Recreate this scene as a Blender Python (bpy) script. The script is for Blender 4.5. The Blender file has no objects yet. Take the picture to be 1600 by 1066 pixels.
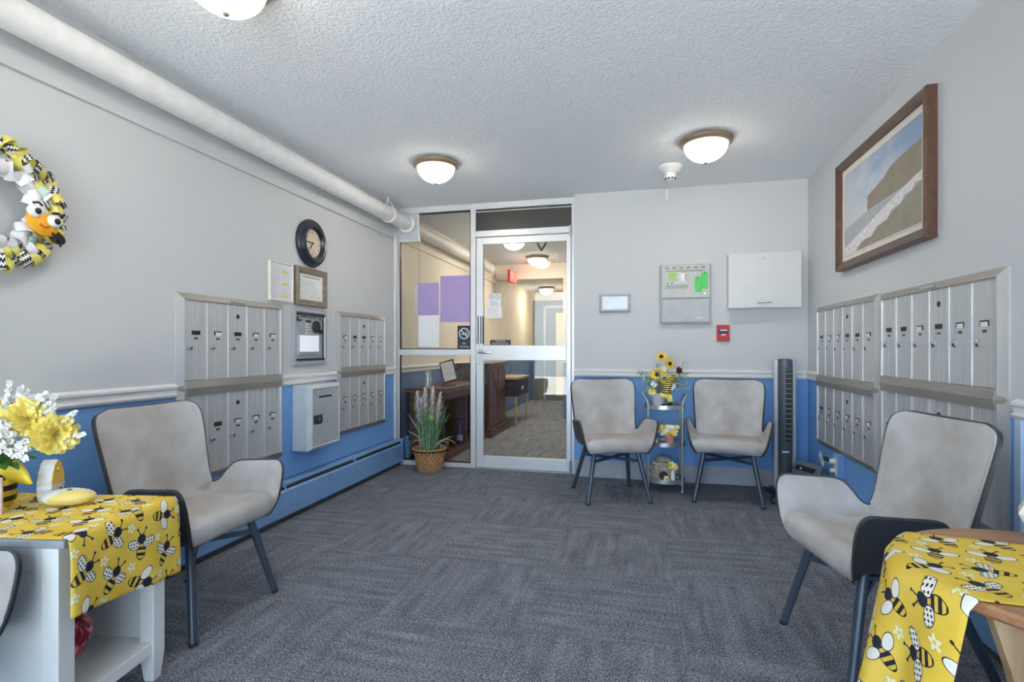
import bpy, bmesh, math, random
from mathutils import Vector, Matrix, Euler
random.seed(7)
S = bpy.context.scene
COL = S.collection
PI = math.pi
H = 2.44
XL, XR, YB, YP, YF = -2.26, 1.287, 4.61, 4.69, -1.35

# ------------------------------------------------------------------ camera
cd = bpy.data.cameras.new('camera')
cam = bpy.data.objects.new('camera', cd)
COL.objects.link(cam)
cam.location = (0, 0, 1.108)
cam.rotation_euler = (PI / 2, 0, math.radians(13.495))
cd.sensor_width = 36.0
cd.lens = 831.3 / 1600 * 36.0
cd.shift_y = 11.0 / 1600
cd.clip_start = 0.02
S.camera = cam

# ------------------------------------------------------------------ world and light
w = bpy.data.worlds.new('world')
S.world = w
w.use_nodes = True
bg = w.node_tree.nodes['Background']
bg.inputs[0].default_value = (0.66, 0.82, 1.0, 1)
bg.inputs[1].default_value = 3.0
pl = bpy.data.lights.new('window_portal', 'AREA')
pl.shape = 'RECTANGLE'
pl.size, pl.size_y = 3.3, 2.2
pl.cycles.is_portal = True
po = bpy.data.objects.new('window_portal', pl)
COL.objects.link(po)
po.location = ((XL + XR) / 2, YF - 0.12, 1.22)
po.rotation_euler = (PI / 2, 0, 0)      # shines towards +Y
sun = bpy.data.lights.new('sun', 'SUN'); sun.energy = 26.0; sun.angle = 0.02; sun.color = (1.0, 0.95, 0.87)
suno = bpy.data.objects.new('sun', sun); COL.objects.link(suno)
suno.rotation_euler = (math.radians(32), 0, math.radians(-12))     # added high sun; its bounce off the pavement brightens the ceiling
DOME_EMIT = 50.0
S.view_settings.view_transform = 'Standard'
S.view_settings.look = 'None'
S.view_settings.gamma = 1.0
S.view_settings.use_curve_mapping = False
S.view_settings.exposure = 1.33
S.cycles.use_denoising = True
S.cycles.max_bounces = 12
S.cycles.diffuse_bounces = 6
S.cycles.transparent_max_bounces = 16

# ------------------------------------------------------------------ materials
def srgb(r, g, b):
    f = lambda c: (c / 255 / 12.92) if c / 255 <= 0.04045 else ((c / 255 + 0.055) / 1.055) ** 2.4
    return (f(r), f(g), f(b), 1)

class E_:
    """small expression builder on math nodes"""
    def __init__(s, nt, k): s.nt, s.k = nt, k
    def _m(s, op, b=None, c=None):
        n = s.nt.nodes.new('ShaderNodeMath'); n.operation = op
        for i, x in enumerate((s, b, c)):
            if x is None: continue
            if isinstance(x, E_): s.nt.links.new(x.k, n.inputs[i])
            else: n.inputs[i].default_value = x
        return E_(s.nt, n.outputs[0])
    def __add__(s, o): return s._m('ADD', o)
    def __sub__(s, o): return s._m('SUBTRACT', o)
    def __mul__(s, o): return s._m('MULTIPLY', o)
    def __truediv__(s, o): return s._m('DIVIDE', o)
    def __rsub__(s, o): return (s * -1.0) + o
    __radd__ = __add__; __rmul__ = __mul__
    def abs(s): return s._m('ABSOLUTE')
    def fl(s): return s._m('FLOOR')
    def fr(s): return s._m('FRACT')
    def sin(s): return s._m('SINE')
    def cos(s): return s._m('COSINE')
    def sqrt(s): return s._m('SQRT')
    def mn(s, o): return s._m('MINIMUM', o)
    def mx(s, o): return s._m('MAXIMUM', o)
    def lt(s, o): return s._m('LESS_THAN', o)
    def gt(s, o): return s._m('GREATER_THAN', o)
    def atan2(s, o): return s._m('ARCTAN2', o)
    def clamp(s):
        r = s._m('ADD', 0.0); r.k.node.use_clamp = True; return r

def newmat(name, color=(0.8, 0.8, 0.8, 1), rough=0.5, metal=0.0, spec=0.5):
    m = bpy.data.materials.new(name); m.use_nodes = True
    b = m.node_tree.nodes['Principled BSDF']
    b.inputs['Base Color'].default_value = color
    b.inputs['Roughness'].default_value = rough
    b.inputs['Metallic'].default_value = metal
    b.inputs['Specular IOR Level'].default_value = spec
    return m, m.node_tree, b

def coord(nt, kind='Object', scale=None, rot=None):
    tc = nt.nodes.new('ShaderNodeTexCoord')
    if scale is None and rot is None: return tc.outputs[kind]
    mp = nt.nodes.new('ShaderNodeMapping')
    nt.links.new(tc.outputs[kind], mp.inputs[0])
    if scale is not None: mp.inputs['Scale'].default_value = scale
    if rot is not None: mp.inputs['Rotation'].default_value = rot
    return mp.outputs[0]

def noise(nt, vec, scale, detail=2.0, rough=0.5):
    n = nt.nodes.new('ShaderNodeTexNoise')
    n.inputs['Scale'].default_value = scale
    n.inputs['Detail'].default_value = detail
    n.inputs['Roughness'].default_value = rough
    if vec is not None: nt.links.new(vec, n.inputs['Vector'])
    return n.outputs['Fac']

def ramp(nt, fac, stops):
    r = nt.nodes.new('ShaderNodeValToRGB')
    e = r.color_ramp.elements
    while len(e) < len(stops): e.new(0.5)
    for el, (p, c) in zip(e, stops): el.position = p; el.color = c
    nt.links.new(fac, r.inputs[0])
    return r.outputs[0]

def bump(nt, b, height, strength, dist=0.002):
    n = nt.nodes.new('ShaderNodeBump')
    n.inputs['Strength'].default_value = strength
    n.inputs['Distance'].default_value = dist
    nt.links.new(height, n.inputs['Height'])
    nt.links.new(n.outputs[0], b.inputs['Normal'])

def mix(nt, fac, a, b):
    n = nt.nodes.new('ShaderNodeMix'); n.data_type = 'RGBA'
    for s, x in ((n.inputs[0], fac), (n.inputs[6], a), (n.inputs[7], b)):
        if isinstance(x, E_): nt.links.new(x.k, s)
        elif isinstance(x, (tuple, float, int)): s.default_value = x
        else: nt.links.new(x, s)
    return n.outputs[2]

_cache = {}
def plain(name, color, rough=0.5, metal=0.0, spec=0.5, var=0.06, bscale=0, bstr=0.0):
    """paint or plastic with a faint mottled grain"""
    if name in _cache: return _cache[name]
    m, nt, b = newmat(name, color, rough, metal, spec)
    v = coord(nt)
    f = noise(nt, v, 14.0, 3.0)
    lo = tuple(c * (1 - var) for c in color[:3]) + (1,)
    hi = tuple(min(1, c * (1 + var)) for c in color[:3]) + (1,)
    nt.links.new(ramp(nt, f, [(0.3, lo), (0.7, hi)]), b.inputs['Base Color'])
    if bstr: bump(nt, b, noise(nt, v, bscale, 2.0), bstr)
    _cache[name] = m
    return m

def emit_mat(name, color, strength):
    m, nt, b = newmat(name, color, 0.3)
    b.inputs['Emission Color'].default_value = color
    b.inputs['Emission Strength'].default_value = strength
    return m

def wall_mat(name, top, low, zcut):
    m, nt, b = newmat(name, top, 0.6, 0, 0.35)
    g = nt.nodes.new('ShaderNodeNewGeometry')
    sx = nt.nodes.new('ShaderNodeSeparateXYZ')
    nt.links.new(g.outputs['Position'], sx.inputs[0])
    z = E_(nt, sx.outputs[2])
    nt.links.new(mix(nt, z.lt(zcut), top, low), b.inputs['Base Color'])
    bump(nt, b, noise(nt, g.outputs['Position'], 160.0, 3.0), 0.12, 0.002)
    return m

WHITE = (0.59, 0.60, 0.61, 1)
BLUE = srgb(118, 168, 226)
M_WALL = wall_mat('painted_wall', WHITE, BLUE, 0.885)
M_WALLPLAIN = wall_mat('painted_wall_beige', (0.86, 0.79, 0.67, 1), srgb(110, 138, 180), 0.885)
M_TRIM = plain('trim_paint', (0.73, 0.73, 0.73, 1), 0.4, var=0.02)
M_CAB = plain('white_laminate', (0.665, 0.675, 0.685, 1), 0.4, var=0.02)

def ceiling_mat():
    m, nt, b = newmat('popcorn_ceiling', (0.70, 0.70, 0.70, 1), 0.9, 0, 0.2)
    v = coord(nt)
    a = E_(nt, noise(nt, v, 55.0, 3.0, 0.6))
    c = E_(nt, noise(nt, v, 130.0, 2.0, 0.6))
    h = a * 0.65 + c * 0.35
    nt.links.new(ramp(nt, h.k, [(0.3, (0.80, 0.835, 0.885, 1)), (0.62, (0.90, 0.93, 0.97, 1))]), b.inputs['Base Color'])
    bump(nt, b, h.k, 1.0, 0.011)
    return m
M_CEIL = ceiling_mat()

def carpet_mat(name, along_x, tone=1.0):
    m, nt, b = newmat(name, (0.1, 0.1, 0.11, 1), 0.95, 0, 0.15)
    tc = nt.nodes.new('ShaderNodeTexCoord')
    oi = nt.nodes.new('ShaderNodeObjectInfo')
    cb = nt.nodes.new('ShaderNodeCombineXYZ')
    r = E_(nt, oi.outputs['Random'])
    nt.links.new((r * 37.0).k, cb.inputs[0]); nt.links.new((r * 91.0).k, cb.inputs[1])
    ad = nt.nodes.new('ShaderNodeVectorMath'); ad.operation = 'ADD'
    nt.links.new(tc.outputs['Object'], ad.inputs[0]); nt.links.new(cb.outputs[0], ad.inputs[1])
    def mp(sc):
        n = nt.nodes.new('ShaderNodeMapping'); n.inputs['Scale'].default_value = sc
        nt.links.new(ad.outputs[0], n.inputs[0]); return n.outputs[0]
    sw = (lambda a, c: (c, a, 1)) if along_x else (lambda a, c: (a, c, 1))
    streak = E_(nt, noise(nt, mp(sw(24, 2.6)), 1.0, 3.0, 0.65))
    loops = E_(nt, noise(nt, mp(sw(230, 95)), 1.0, 2.0, 0.7))
    blot = E_(nt, noise(nt, mp((9, 9, 1)), 1.0, 2.0, 0.5))
    f = streak * 0.26 + loops * 1.0 + blot * 0.10 - 0.18
    t = lambda x, y, z: (x * tone, y * tone, z * tone, 1)
    nt.links.new(ramp(nt, f.k, [(0.34, t(0.044, 0.048, 0.058)), (0.51, t(0.170, 0.182, 0.212)), (0.70, t(0.42, 0.445, 0.50))]), b.inputs['Base Color'])
    bump(nt, b, loops.k, 0.8, 0.004)
    return m
M_CARPX = carpet_mat('carpet_loop_across', True)
M_CARPY = carpet_mat('carpet_loop_along', False)
M_CARPB = plain('grey_carpet_base', (0.42, 0.44, 0.50, 1), 0.95, var=0.25, bscale=260, bstr=0.6)
def _fix():
    nt = M_CARPB.node_tree
    for n in nt.nodes:
        if n.type == 'TEX_NOISE' and n.inputs['Scale'].default_value == 14.0: n.inputs['Scale'].default_value = 180.0
_fix()

def leather(name, c, c2, rough, sc=5.0):
    m, nt, b = newmat(name, c, rough, 0, 0.45)
    v = coord(nt)
    f = noise(nt, v, sc, 4.0, 0.55)
    nt.links.new(ramp(nt, f, [(0.34, c2), (0.66, c)]), b.inputs['Base Color'])
    vo = nt.nodes.new('ShaderNodeTexVoronoi'); vo.inputs['Scale'].default_value = 420.0
    nt.links.new(v, vo.inputs['Vector'])
    bump(nt, b, vo.outputs[0], 0.15, 0.001)
    return m
M_TAUPE = leather('taupe_faux_leather', (0.57, 0.57, 0.58, 1), (0.37, 0.335, 0.305, 1), 0.46, 3.6)
M_DARKL = leather('charcoal_faux_leather', (0.042, 0.047, 0.055, 1), (0.03, 0.033, 0.04, 1), 0.42)
M_PIPING = plain('piping_dark', (0.06, 0.06, 0.065, 1), 0.5)
M_LEG = plain('slate_metal', (0.068, 0.092, 0.122, 1), 0.30, 0.3)
M_FOOT = plain('black_rubber', (0.02, 0.02, 0.022, 1), 0.7)

def brushed(name, c, rough=0.4, metal=0.75, sc=(90, 90, 1.2), str_=0.15, var=0.10):
    m, nt, b = newmat(name, c, rough, metal)
    v = coord(nt, 'Object', sc)
    f = noise(nt, v, 1.6, 3.0)
    lo = tuple(x * (1 - var) for x in c[:3]) + (1,); hi = tuple(min(1, x * (1 + var)) for x in c[:3]) + (1,)
    nt.links.new(ramp(nt, f, [(0.3, lo), (0.7, hi)]), b.inputs['Base Color'])
    bump(nt, b, f, str_, 0.001)
    return m
M_ALU = brushed('brushed_aluminium_door', (0.60, 0.605, 0.61, 1), 0.42, 0.45)
M_ALUF = brushed('mailbox_frame_metal', (0.60, 0.60, 0.595, 1), 0.36, 0.5, (40, 40, 2), 0.06, 0.04)
M_ALUT = brushed('mailbox_tan_reflection', (0.36, 0.335, 0.30, 1), 0.38, 0.4, (2, 60, 60))  # darker tan reflection painted into the sloped frame facets
M_FRAMEALU = brushed('anodised_storefront', (0.74, 0.75, 0.76, 1), 0.36, 0.35, (4, 4, 60), 0.03, 0.03)
M_CHROME = plain('chrome', (0.75, 0.76, 0.78, 1), 0.16, 1.0, var=0.02)
M_STEEL = plain('brushed_steel', (0.52, 0.55, 0.58, 1), 0.34, 0.8, var=0.05)
M_GREYPAINT = plain('grey_enamel', (0.42, 0.45, 0.48, 1), 0.4, 0.1)
M_LGREY = plain('light_grey_enamel', (0.56, 0.59, 0.62, 1), 0.4, 0.05)
M_BLACK = plain('black_plastic', (0.018, 0.018, 0.02, 1), 0.4)
M_BLACKM = plain('matte_black', (0.01, 0.01, 0.01, 1), 0.8)
M_DGREY = plain('dark_grey_plastic', (0.06, 0.066, 0.074, 1), 0.4)
M_PAPER = plain('white_paper', (0.82, 0.82, 0.83, 1), 0.7, var=0.02)
M_RED = plain('red_plastic', srgb(190, 30, 45), 0.35)
M_GREENT = plain('green_plastic_tag', srgb(80, 205, 100), 0.4)
M_PURPLE = plain('lilac_poster_paper', srgb(172, 152, 202), 0.6, var=0.03)
M_BRONZE = plain('brushed_bronze', (0.34, 0.26, 0.19, 1), 0.38, 0.6)
M_HEATER = plain('blue_enamel', srgb(122, 164, 212), 0.4)
M_WHITEP = plain('white_pipe_paint', (0.80, 0.80, 0.79, 1), 0.5, bscale=90, bstr=0.2)
M_TABLEW = plain('white_lacquer', (0.80, 0.81, 0.80, 1), 0.35, var=0.02)

def wood(name, c1, c2, sc=(2.0, 28, 28), rough=0.4):
    m, nt, b = newmat(name, c1, rough)
    v = coord(nt, 'Object', sc)
    n1 = E_(nt, noise(nt, v, 1.2, 5.0, 0.65))
    nt.links.new(ramp(nt, n1.k, [(0.3, c1), (0.7, c2)]), b.inputs['Base Color'])
    bump(nt, b, n1.k, 0.12, 0.001)
    return m
M_WOODT = wood('round_table_wood', srgb(150, 104, 72), srgb(190, 146, 106))
M_WOODP = wood('plywood_panel', srgb(170, 138, 104), srgb(205, 176, 142), (24, 24, 2.0), 0.5)
M_WOODD = wood('dark_stained_wood', srgb(66, 42, 29), srgb(118, 78, 54), (3, 20, 20), 0.35)
M_WOODFR = wood('walnut_frame', srgb(78, 54, 42), srgb(108, 78, 60), (4, 30, 30), 0.35)
M_WOODG = wood('grey_brown_frame', srgb(112, 100, 86), srgb(146, 134, 118), (8, 40, 40), 0.5)
M_CREAMFR = plain('cream_frame', (0.72, 0.68, 0.60, 1), 0.5)
M_GREYTOP = plain('grey_table_top', (0.30, 0.32, 0.34, 1), 0.45, var=0.15)
M_LIGHTWOOD = wood('pale_wood_leg', srgb(176, 156, 126), srgb(204, 186, 156), (20, 20, 3))

def glass_mat(name, tint):
    m = bpy.data.materials.new(name); m.use_nodes = True
    nt = m.node_tree; nt.nodes.clear()
    o = nt.nodes.new('ShaderNodeOutputMaterial')
    t = nt.nodes.new('ShaderNodeBsdfTransparent'); t.inputs[0].default_value = tint
    g = nt.nodes.new('ShaderNodeBsdfGlossy'); g.inputs['Roughness'].default_value = 0.0
    fr = nt.nodes.new('ShaderNodeFresnel'); fr.inputs[0].default_value = 1.5
    ms = nt.nodes.new('ShaderNodeMixShader')
    nt.links.new(fr.outputs[0], ms.inputs[0]); nt.links.new(t.outputs[0], ms.inputs[1])
    nt.links.new(g.outputs[0], ms.inputs[2]); nt.links.new(ms.outputs[0], o.inputs[0])
    return m
M_GLASS = glass_mat('tinted_float_glass', (0.96, 0.955, 0.93, 1))
M_GLASSC = glass_mat('clear_glass', (0.97, 0.98, 0.98, 1))

def bee_cloth():
    m, nt, b = newmat('bee_print_cotton', srgb(226, 190, 66), 0.8, 0, 0.2)
    tc = nt.nodes.new('ShaderNodeTexCoord')
    sx = nt.nodes.new('ShaderNodeSeparateXYZ'); nt.links.new(tc.outputs['UV'], sx.inputs[0])
    U, V = E_(nt, sx.outputs[0]), E_(nt, sx.outputs[1])
    def cells(U, V, cw, ch):
        v = V / ch; r = v.fl(); fv = v.fr() - 0.5
        u = U / cw + (r * 0.5).fr(); c = u.fl(); fu = u.fr() - 0.5
        cb = nt.nodes.new('ShaderNodeCombineXYZ'); nt.links.new(c.k, cb.inputs[0]); nt.links.new(r.k, cb.inputs[1])
        wn = nt.nodes.new('ShaderNodeTexWhiteNoise'); wn.noise_dimensions = '2D'; nt.links.new(cb.outputs[0], wn.inputs['Vector'])
        return fu * cw, fv * ch, E_(nt, wn.outputs['Value'])
    def rot(x, y, a): c, s = a.cos(), a.sin(); return x * c + y * s, y * c - x * s
    x, y, rnd = cells(U, V, 0.118, 0.098)
    sz = 0.046
    p, q = rot(x / sz, y / sz, rnd * 3.4 - 1.7)
    ap = p.abs()
    def ell(x, y, cx, cy, rx, ry, ang=0.0):
        dx, dy = x - cx, y - cy
        if ang:
            c, s = math.cos(ang), math.sin(ang); dx, dy = dx * c + dy * s, dy * c - dx * s
        a, bb = dx / rx, dy / ry
        return a * a + bb * bb
    wing = ell(ap, q, 0.58, 0.06, 0.50, 0.32, 0.45)
    body = ell(p, q, 0.0, -0.48, 0.34, 0.58)
    head = ell(p, q, 0.0, 0.36, 0.31, 0.30)
    # antennae: segment from (.08,.6) to (.32,.98), knob at the end
    dx, dy = ap - 0.08, q - 0.6
    t = ((dx * 0.24 + dy * 0.38) / 0.202).mx(0.0).mn(1.0)
    ex, ey = dx - t * 0.24, dy - t * 0.38
    ant = (ex * ex + ey * ey).lt(0.0014).mx(ell(ap, q, 0.33, 1.0, 0.085, 0.085).lt(1.0))
    NAVY = srgb(44, 46, 60); CREAM = srgb(236, 232, 222); YEL = srgb(226, 190, 66)
    n1 = noise(nt, tc.outputs['UV'], 9.0, 3.0)
    col = ramp(nt, n1, [(0.3, srgb(226, 190, 66)), (0.7, srgb(238, 206, 92))])
    # pale flowers on the offset lattice
    fx, fy, fr_ = cells(U + 0.059, V + 0.004, 0.118, 0.098)
    fx, fy = fx - 0.0, fy + 0.030
    rr = (fx * fx + fy * fy).sqrt()
    ang = fy.atan2(fx)
    pet = (ang * 5.0 + fr_ * 6.0).cos() * 0.004 + 0.0125
    keep = fr_.gt(0.25)
    col = mix(nt, rr.lt(pet + 0.0016) * keep, col, srgb(190, 172, 90))
    col = mix(nt, rr.lt(pet) * keep, col, srgb(238, 230, 186))
    col = mix(nt, rr.lt(0.004) * keep, col, srgb(226, 200, 90))
    col = mix(nt, body.lt(1.0), col, NAVY)
    stripe = (q * 2.6 + p * 0.5).fr().gt(0.52)
    col = mix(nt, body.lt(0.78) * stripe, col, YEL)
    col = mix(nt, wing.lt(1.0), col, NAVY)
    col = mix(nt, wing.lt(0.78), col, CREAM)
    dots = ell((ap * 4.6).fr(), (q * 4.6).fr(), 0.5, 0.5, 0.28, 0.28).lt(1.0)
    col = mix(nt, wing.lt(0.72) * dots * rnd.gt(0.62), col, NAVY)
    col = mix(nt, head.lt(1.0).mx(ant), col, NAVY)
    nt.links.new(col, b.inputs['Base Color'])
    bump(nt, b, noise(nt, tc.outputs['UV'], 600.0, 1.0), 0.15, 0.001)
    return m
M_BEE = bee_cloth()

def chevron_mat():
    m, nt, b = newmat('chevron_ribbon', (0.8, 0.8, 0.8, 1), 0.6)
    tc = nt.nodes.new('ShaderNodeTexCoord')
    sx = nt.nodes.new('ShaderNodeSeparateXYZ'); nt.links.new(tc.outputs['UV'], sx.inputs[0])
    U, V = E_(nt, sx.outputs[0]), E_(nt, sx.outputs[1])
    zig = ((V * 110.0).fr() - 0.5).abs() * 0.8
    s = (U * 85.0 + zig).fr().gt(0.5)
    nt.links.new(mix(nt, s, srgb(30, 30, 34), srgb(232, 230, 224)), b.inputs['Base Color'])
    return m
M_CHEV = chevron_mat()
M_RIBY = plain('yellow_ribbon', srgb(226, 214, 104), 0.35)
M_RIBW = plain('white_ribbon', (0.82, 0.82, 0.84, 1), 0.5)
M_RIBM = plain('mint_ribbon', srgb(186, 214, 204), 0.4)

def stripes_mat(name, c1, c2, n, axis=2):
    m, nt, b = newmat(name, c1, 0.35)
    sx = nt.nodes.new('ShaderNodeSeparateXYZ'); nt.links.new(coord(nt, 'Object'), sx.inputs[0])
    nt.links.new(mix(nt, (E_(nt, sx.outputs[axis]) * n).fr().gt(0.5), c1, c2), b.inputs['Base Color'])
    return m
M_BEEPOT = stripes_mat('bee_striped_glaze', srgb(232, 190, 40), srgb(28, 24, 22), 29.0)
M_BEERIB = stripes_mat('bee_striped_fabric', srgb(232, 206, 60), srgb(30, 28, 26), 62.0)

def wicker_mat():
    m, nt, b = newmat('wicker', srgb(176, 130, 82), 0.6)
    f = noise(nt, coord(nt, 'Object', (60, 60, 60)), 1.5, 3.0)
    nt.links.new(ramp(nt, f, [(0.3, srgb(140, 94, 54)), (0.7, srgb(208, 164, 110))]), b.inputs['Base Color'])
    return m
M_WICKER = wicker_mat()
def veined(name, c1, c2):
    m, nt, b = newmat(name, c1, 0.45)
    f = noise(nt, coord(nt, 'Object', (30, 30, 30)), 1.0, 2.0)
    nt.links.new(ramp(nt, f, [(0.3, c1), (0.7, c2)]), b.inputs['Base Color'])
    return m
M_LEAF = veined('leaf_green', srgb(52, 112, 48), srgb(128, 178, 92))
M_GRASS = veined('grass_blade_green', srgb(48, 96, 66), srgb(128, 160, 110))
M_SAGE = veined('sage_leaf', srgb(140, 164, 150), srgb(190, 206, 190))
M_PYEL = veined('yellow_petal', srgb(236, 210, 72), srgb(248, 240, 160))
M_PGOLD = veined('golden_petal', srgb(238, 196, 36), srgb(250, 226, 84))
M_PWHITE = veined('white_petal', srgb(230, 232, 226), srgb(250, 250, 246))
M_PLUME = veined('pampas_plume', srgb(226, 218, 214), srgb(248, 243, 240))
M_SEEDS = plain('sunflower_seed_brown', srgb(58, 36, 22), 0.8)
M_PINK = plain('pink_pot_glaze', srgb(240, 164, 156), 0.5)
def redglass():
    m, nt, b = newmat('crimson_art_glass', srgb(150, 24, 48), 0.12)
    v = coord(nt, 'Object', (14, 14, 14))
    nn = nt.nodes.new('ShaderNodeTexNoise'); nn.inputs['Scale'].default_value = 1.0; nn.inputs['Distortion'].default_value = 3.0
    nt.links.new(v, nn.inputs['Vector'])
    nt.links.new(ramp(nt, nn.outputs['Fac'], [(0.35, srgb(70, 8, 20)), (0.5, srgb(160, 26, 54)), (0.62, srgb(222, 110, 130))]), b.inputs['Base Color'])
    return m
M_REDGLASS = redglass()
M_HIVE = plain('beige_hive_resin', srgb(178, 168, 150), 0.7, var=0.15, bscale=60, bstr=0.5)
M_HONEY = plain('honey_yellow_paint', srgb(226, 186, 78), 0.5)
M_TAN = plain('tan_brass', srgb(170, 146, 104), 0.35, 0.5)
M_PINKW = plain('pale_pink_card', srgb(214, 190, 184), 0.6)
M_LCD = emit_mat('green_screen', srgb(110, 150, 60), 0.35)
M_LCDW = emit_mat('lit_directory', (0.85, 0.88, 0.95, 1), 0.12)
M_EXIT = emit_mat('exit_red', (1.0, 0.06, 0.05, 1), 1.6)
M_BEEFACE = plain('bee_orange_felt', srgb(240, 170, 30), 0.7)
M_SILVER = plain('silver_plastic', (0.72, 0.73, 0.77, 1), 0.3, 0.15)

# ------------------------------------------------------------------ mesh builder
class MB:
    def __init__(s): s.v, s.f, s.m, s.uv = [], [], [], {}
    def add(s, vs, fs, m=0, uvs=None):
        o = len(s.v)
        s.v += [tuple(x) for x in vs]
        for f in fs:
            s.f.append(tuple(i + o for i in f)); s.m.append(m)
        if uvs is not None:
            for i, q in enumerate(uvs): s.uv[o + i] = q
        return s
    def box(s, c, d, m=0, rot=None):
        x, y, z = (k / 2 for k in d)
        vs = [Vector(p) for p in ((-x, -y, -z), (x, -y, -z), (x, y, -z), (-x, y, -z), (-x, -y, z), (x, -y, z), (x, y, z), (-x, y, z))]
        if rot is not None: vs = [rot @ p for p in vs]
        c = Vector(c)
        return s.add([p + c for p in vs], [(0, 3, 2, 1), (4, 5, 6, 7), (0, 1, 5, 4), (1, 2, 6, 5), (2, 3, 7, 6), (3, 0, 4, 7)], m)
    def bb(s, x0, x1, y0, y1, z0, z1, m=0):
        return s.box(((x0 + x1) / 2, (y0 + y1) / 2, (z0 + z1) / 2), (abs(x1 - x0), abs(y1 - y0), abs(z1 - z0)), m)
    def tube(s, pts, r, n=10, m=0, closed=False, caps=True):
        pts = [Vector(p) for p in pts]
        rs = r if isinstance(r, (list, tuple)) else [r] * len(pts)
        k = len(pts); vs = []; nrm = None
        for i, p in enumerate(pts):
            if closed: t = pts[(i + 1) % k] - pts[i - 1]
            else: t = pts[min(i + 1, k - 1)] - pts[max(i - 1, 0)]
            t.normalize()
            if nrm is None:
                a = Vector((0, 0, 1)) if abs(t.z) < 0.9 else Vector((1, 0, 0))
                nrm = (a - t * a.dot(t)).normalized()
            else:
                nrm = nrm - t * nrm.dot(t)
                nrm = nrm.normalized() if nrm.length > 1e-6 else t.orthogonal().normalized()
            b = t.cross(nrm)
            vs += [p + (nrm * math.cos(2 * PI * j / n) + b * math.sin(2 * PI * j / n)) * rs[i] for j in range(n)]
        fs = []
        for i in range(k if closed else k - 1):
            for j in range(n):
                a, b2 = i * n, ((i + 1) % k) * n
                fs.append((a + j, a + (j + 1) % n, b2 + (j + 1) % n, b2 + j))
        if caps and not closed:
            fs.append(tuple(range(n - 1, -1, -1))); fs.append(tuple((k - 1) * n + j for j in range(n)))
        return s.add(vs, fs, m)
    def cyl(s, p0, p1, r0, r1=None, n=14, m=0):
        return s.tube([p0, p1], [r0, r0 if r1 is None else r1], n, m)
    def lathe(s, prof, n=24, c=(0, 0, 0), m=0, mat=None, sy=1.0):
        vs = []; c = Vector(c)
        for r, z in prof:
            for j in range(n):
                p = Vector((r * math.cos(2 * PI * j / n), sy * r * math.sin(2 * PI * j / n), z))
                vs.append((mat @ p if mat is not None else p) + c)
        fs = [(i * n + j, i * n + (j + 1) % n, (i + 1) * n + (j + 1) % n, (i + 1) * n + j) for i in range(len(prof) - 1) for j in range(n)]
        if prof[0][0] > 1e-5: fs.append(tuple(range(n - 1, -1, -1)))
        if prof[-1][0] > 1e-5: fs.append(tuple((len(prof) - 1) * n + j for j in range(n)))
        return s.add(vs, fs, m)
    def sphere(s, c, r, nu=14, nv=9, m=0, rot=None):
        if not isinstance(r, (tuple, list)): r = (r, r, r)
        vs = []; c = Vector(c)
        for i in range(nv + 1):
            a = PI * i / nv
            for j in range(nu):
                t = 2 * PI * j / nu
                p = Vector((r[0] * math.sin(a) * math.cos(t), r[1] * math.sin(a) * math.sin(t), -r[2] * math.cos(a)))
                vs.append((rot @ p if rot is not None else p) + c)
        fs = [(i * nu + j, i * nu + (j + 1) % nu, (i + 1) * nu + (j + 1) % nu, (i + 1) * nu + j) for i in range(nv) for j in range(nu)]
        return s.add(vs, fs, m)
    def grid(s, rows, m=0, uvs=None, flip=False):
        n = len(rows[0]); vs = [p for r in rows for p in r]
        fs = [(i * n + j, i * n + j + 1, (i + 1) * n + j + 1, (i + 1) * n + j) for i in range(len(rows) - 1) for j in range(n - 1)]
        if flip: fs = [f[::-1] for f in fs]
        return s.add(vs, fs, m, None if uvs is None else [q for r in uvs for q in r])
    def prism(s, poly, y0, y1, m=0):
        """extrude an XZ outline along Y"""
        n = len(poly)
        vs = [(x, y0, z) for x, z in poly] + [(x, y1, z) for x, z in poly]
        fs = [tuple(range(n)), tuple(range(2 * n - 1, n - 1, -1))] + [(i, i + n, (i + 1) % n + n, (i + 1) % n) for i in range(n)]
        return s.add(vs, fs, m)
    def frame(s, x0, x1, z0, z1, prof, m=0, mtop=None):
        """mitred frame facing -Y; prof: list of (inset, depth)"""
        vs, fs, ms = [], [], []
        k = len(prof)
        for ins, d in prof:
            vs += [(x0 + ins, -d, z0 + ins), (x1 - ins, -d, z0 + ins), (x1 - ins, -d, z1 - ins), (x0 + ins, -d, z1 - ins)]
        for i in range(k - 1):
            for j in range(4):
                a, b = i * 4 + j, i * 4 + (j + 1) % 4
                s.add([vs[a], vs[b], vs[b + 4], vs[a + 4]], [(0, 1, 2, 3)], mtop if (mtop is not None and j in (0, 2)) else m)
        return s
    def build(s, name, mats, parent=None, smooth=False, angle=40, bevel=0.0, seg=2, loc=None, rot=None, weld=True):
        me = bpy.data.meshes.new(name)
        me.from_pydata(s.v, [], s.f)
        for p, mi in zip(me.polygons, s.m): p.material_index = mi
        if s.uv:
            ul = me.uv_layers.new(name='UVMap')
            for l in me.loops: ul.data[l.index].uv = s.uv.get(l.vertex_index, (0, 0))
        bm = bmesh.new(); bm.from_mesh(me)
        if weld: bmesh.ops.remove_doubles(bm, verts=bm.verts, dist=1e-6)
        bmesh.ops.recalc_face_normals(bm, faces=bm.faces)
        bm.to_mesh(me); bm.free()
        for mt in (mats if isinstance(mats, (list, tuple)) else [mats]): me.materials.append(mt)
        if smooth:
            me.shade_smooth()
            me.set_sharp_from_angle(angle=math.radians(angle))
        o = bpy.data.objects.new(name, me); COL.objects.link(o)
        if parent is not None: o.parent = parent
        if loc is not None: o.location = loc
        if rot is not None: o.rotation_euler = rot
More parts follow.
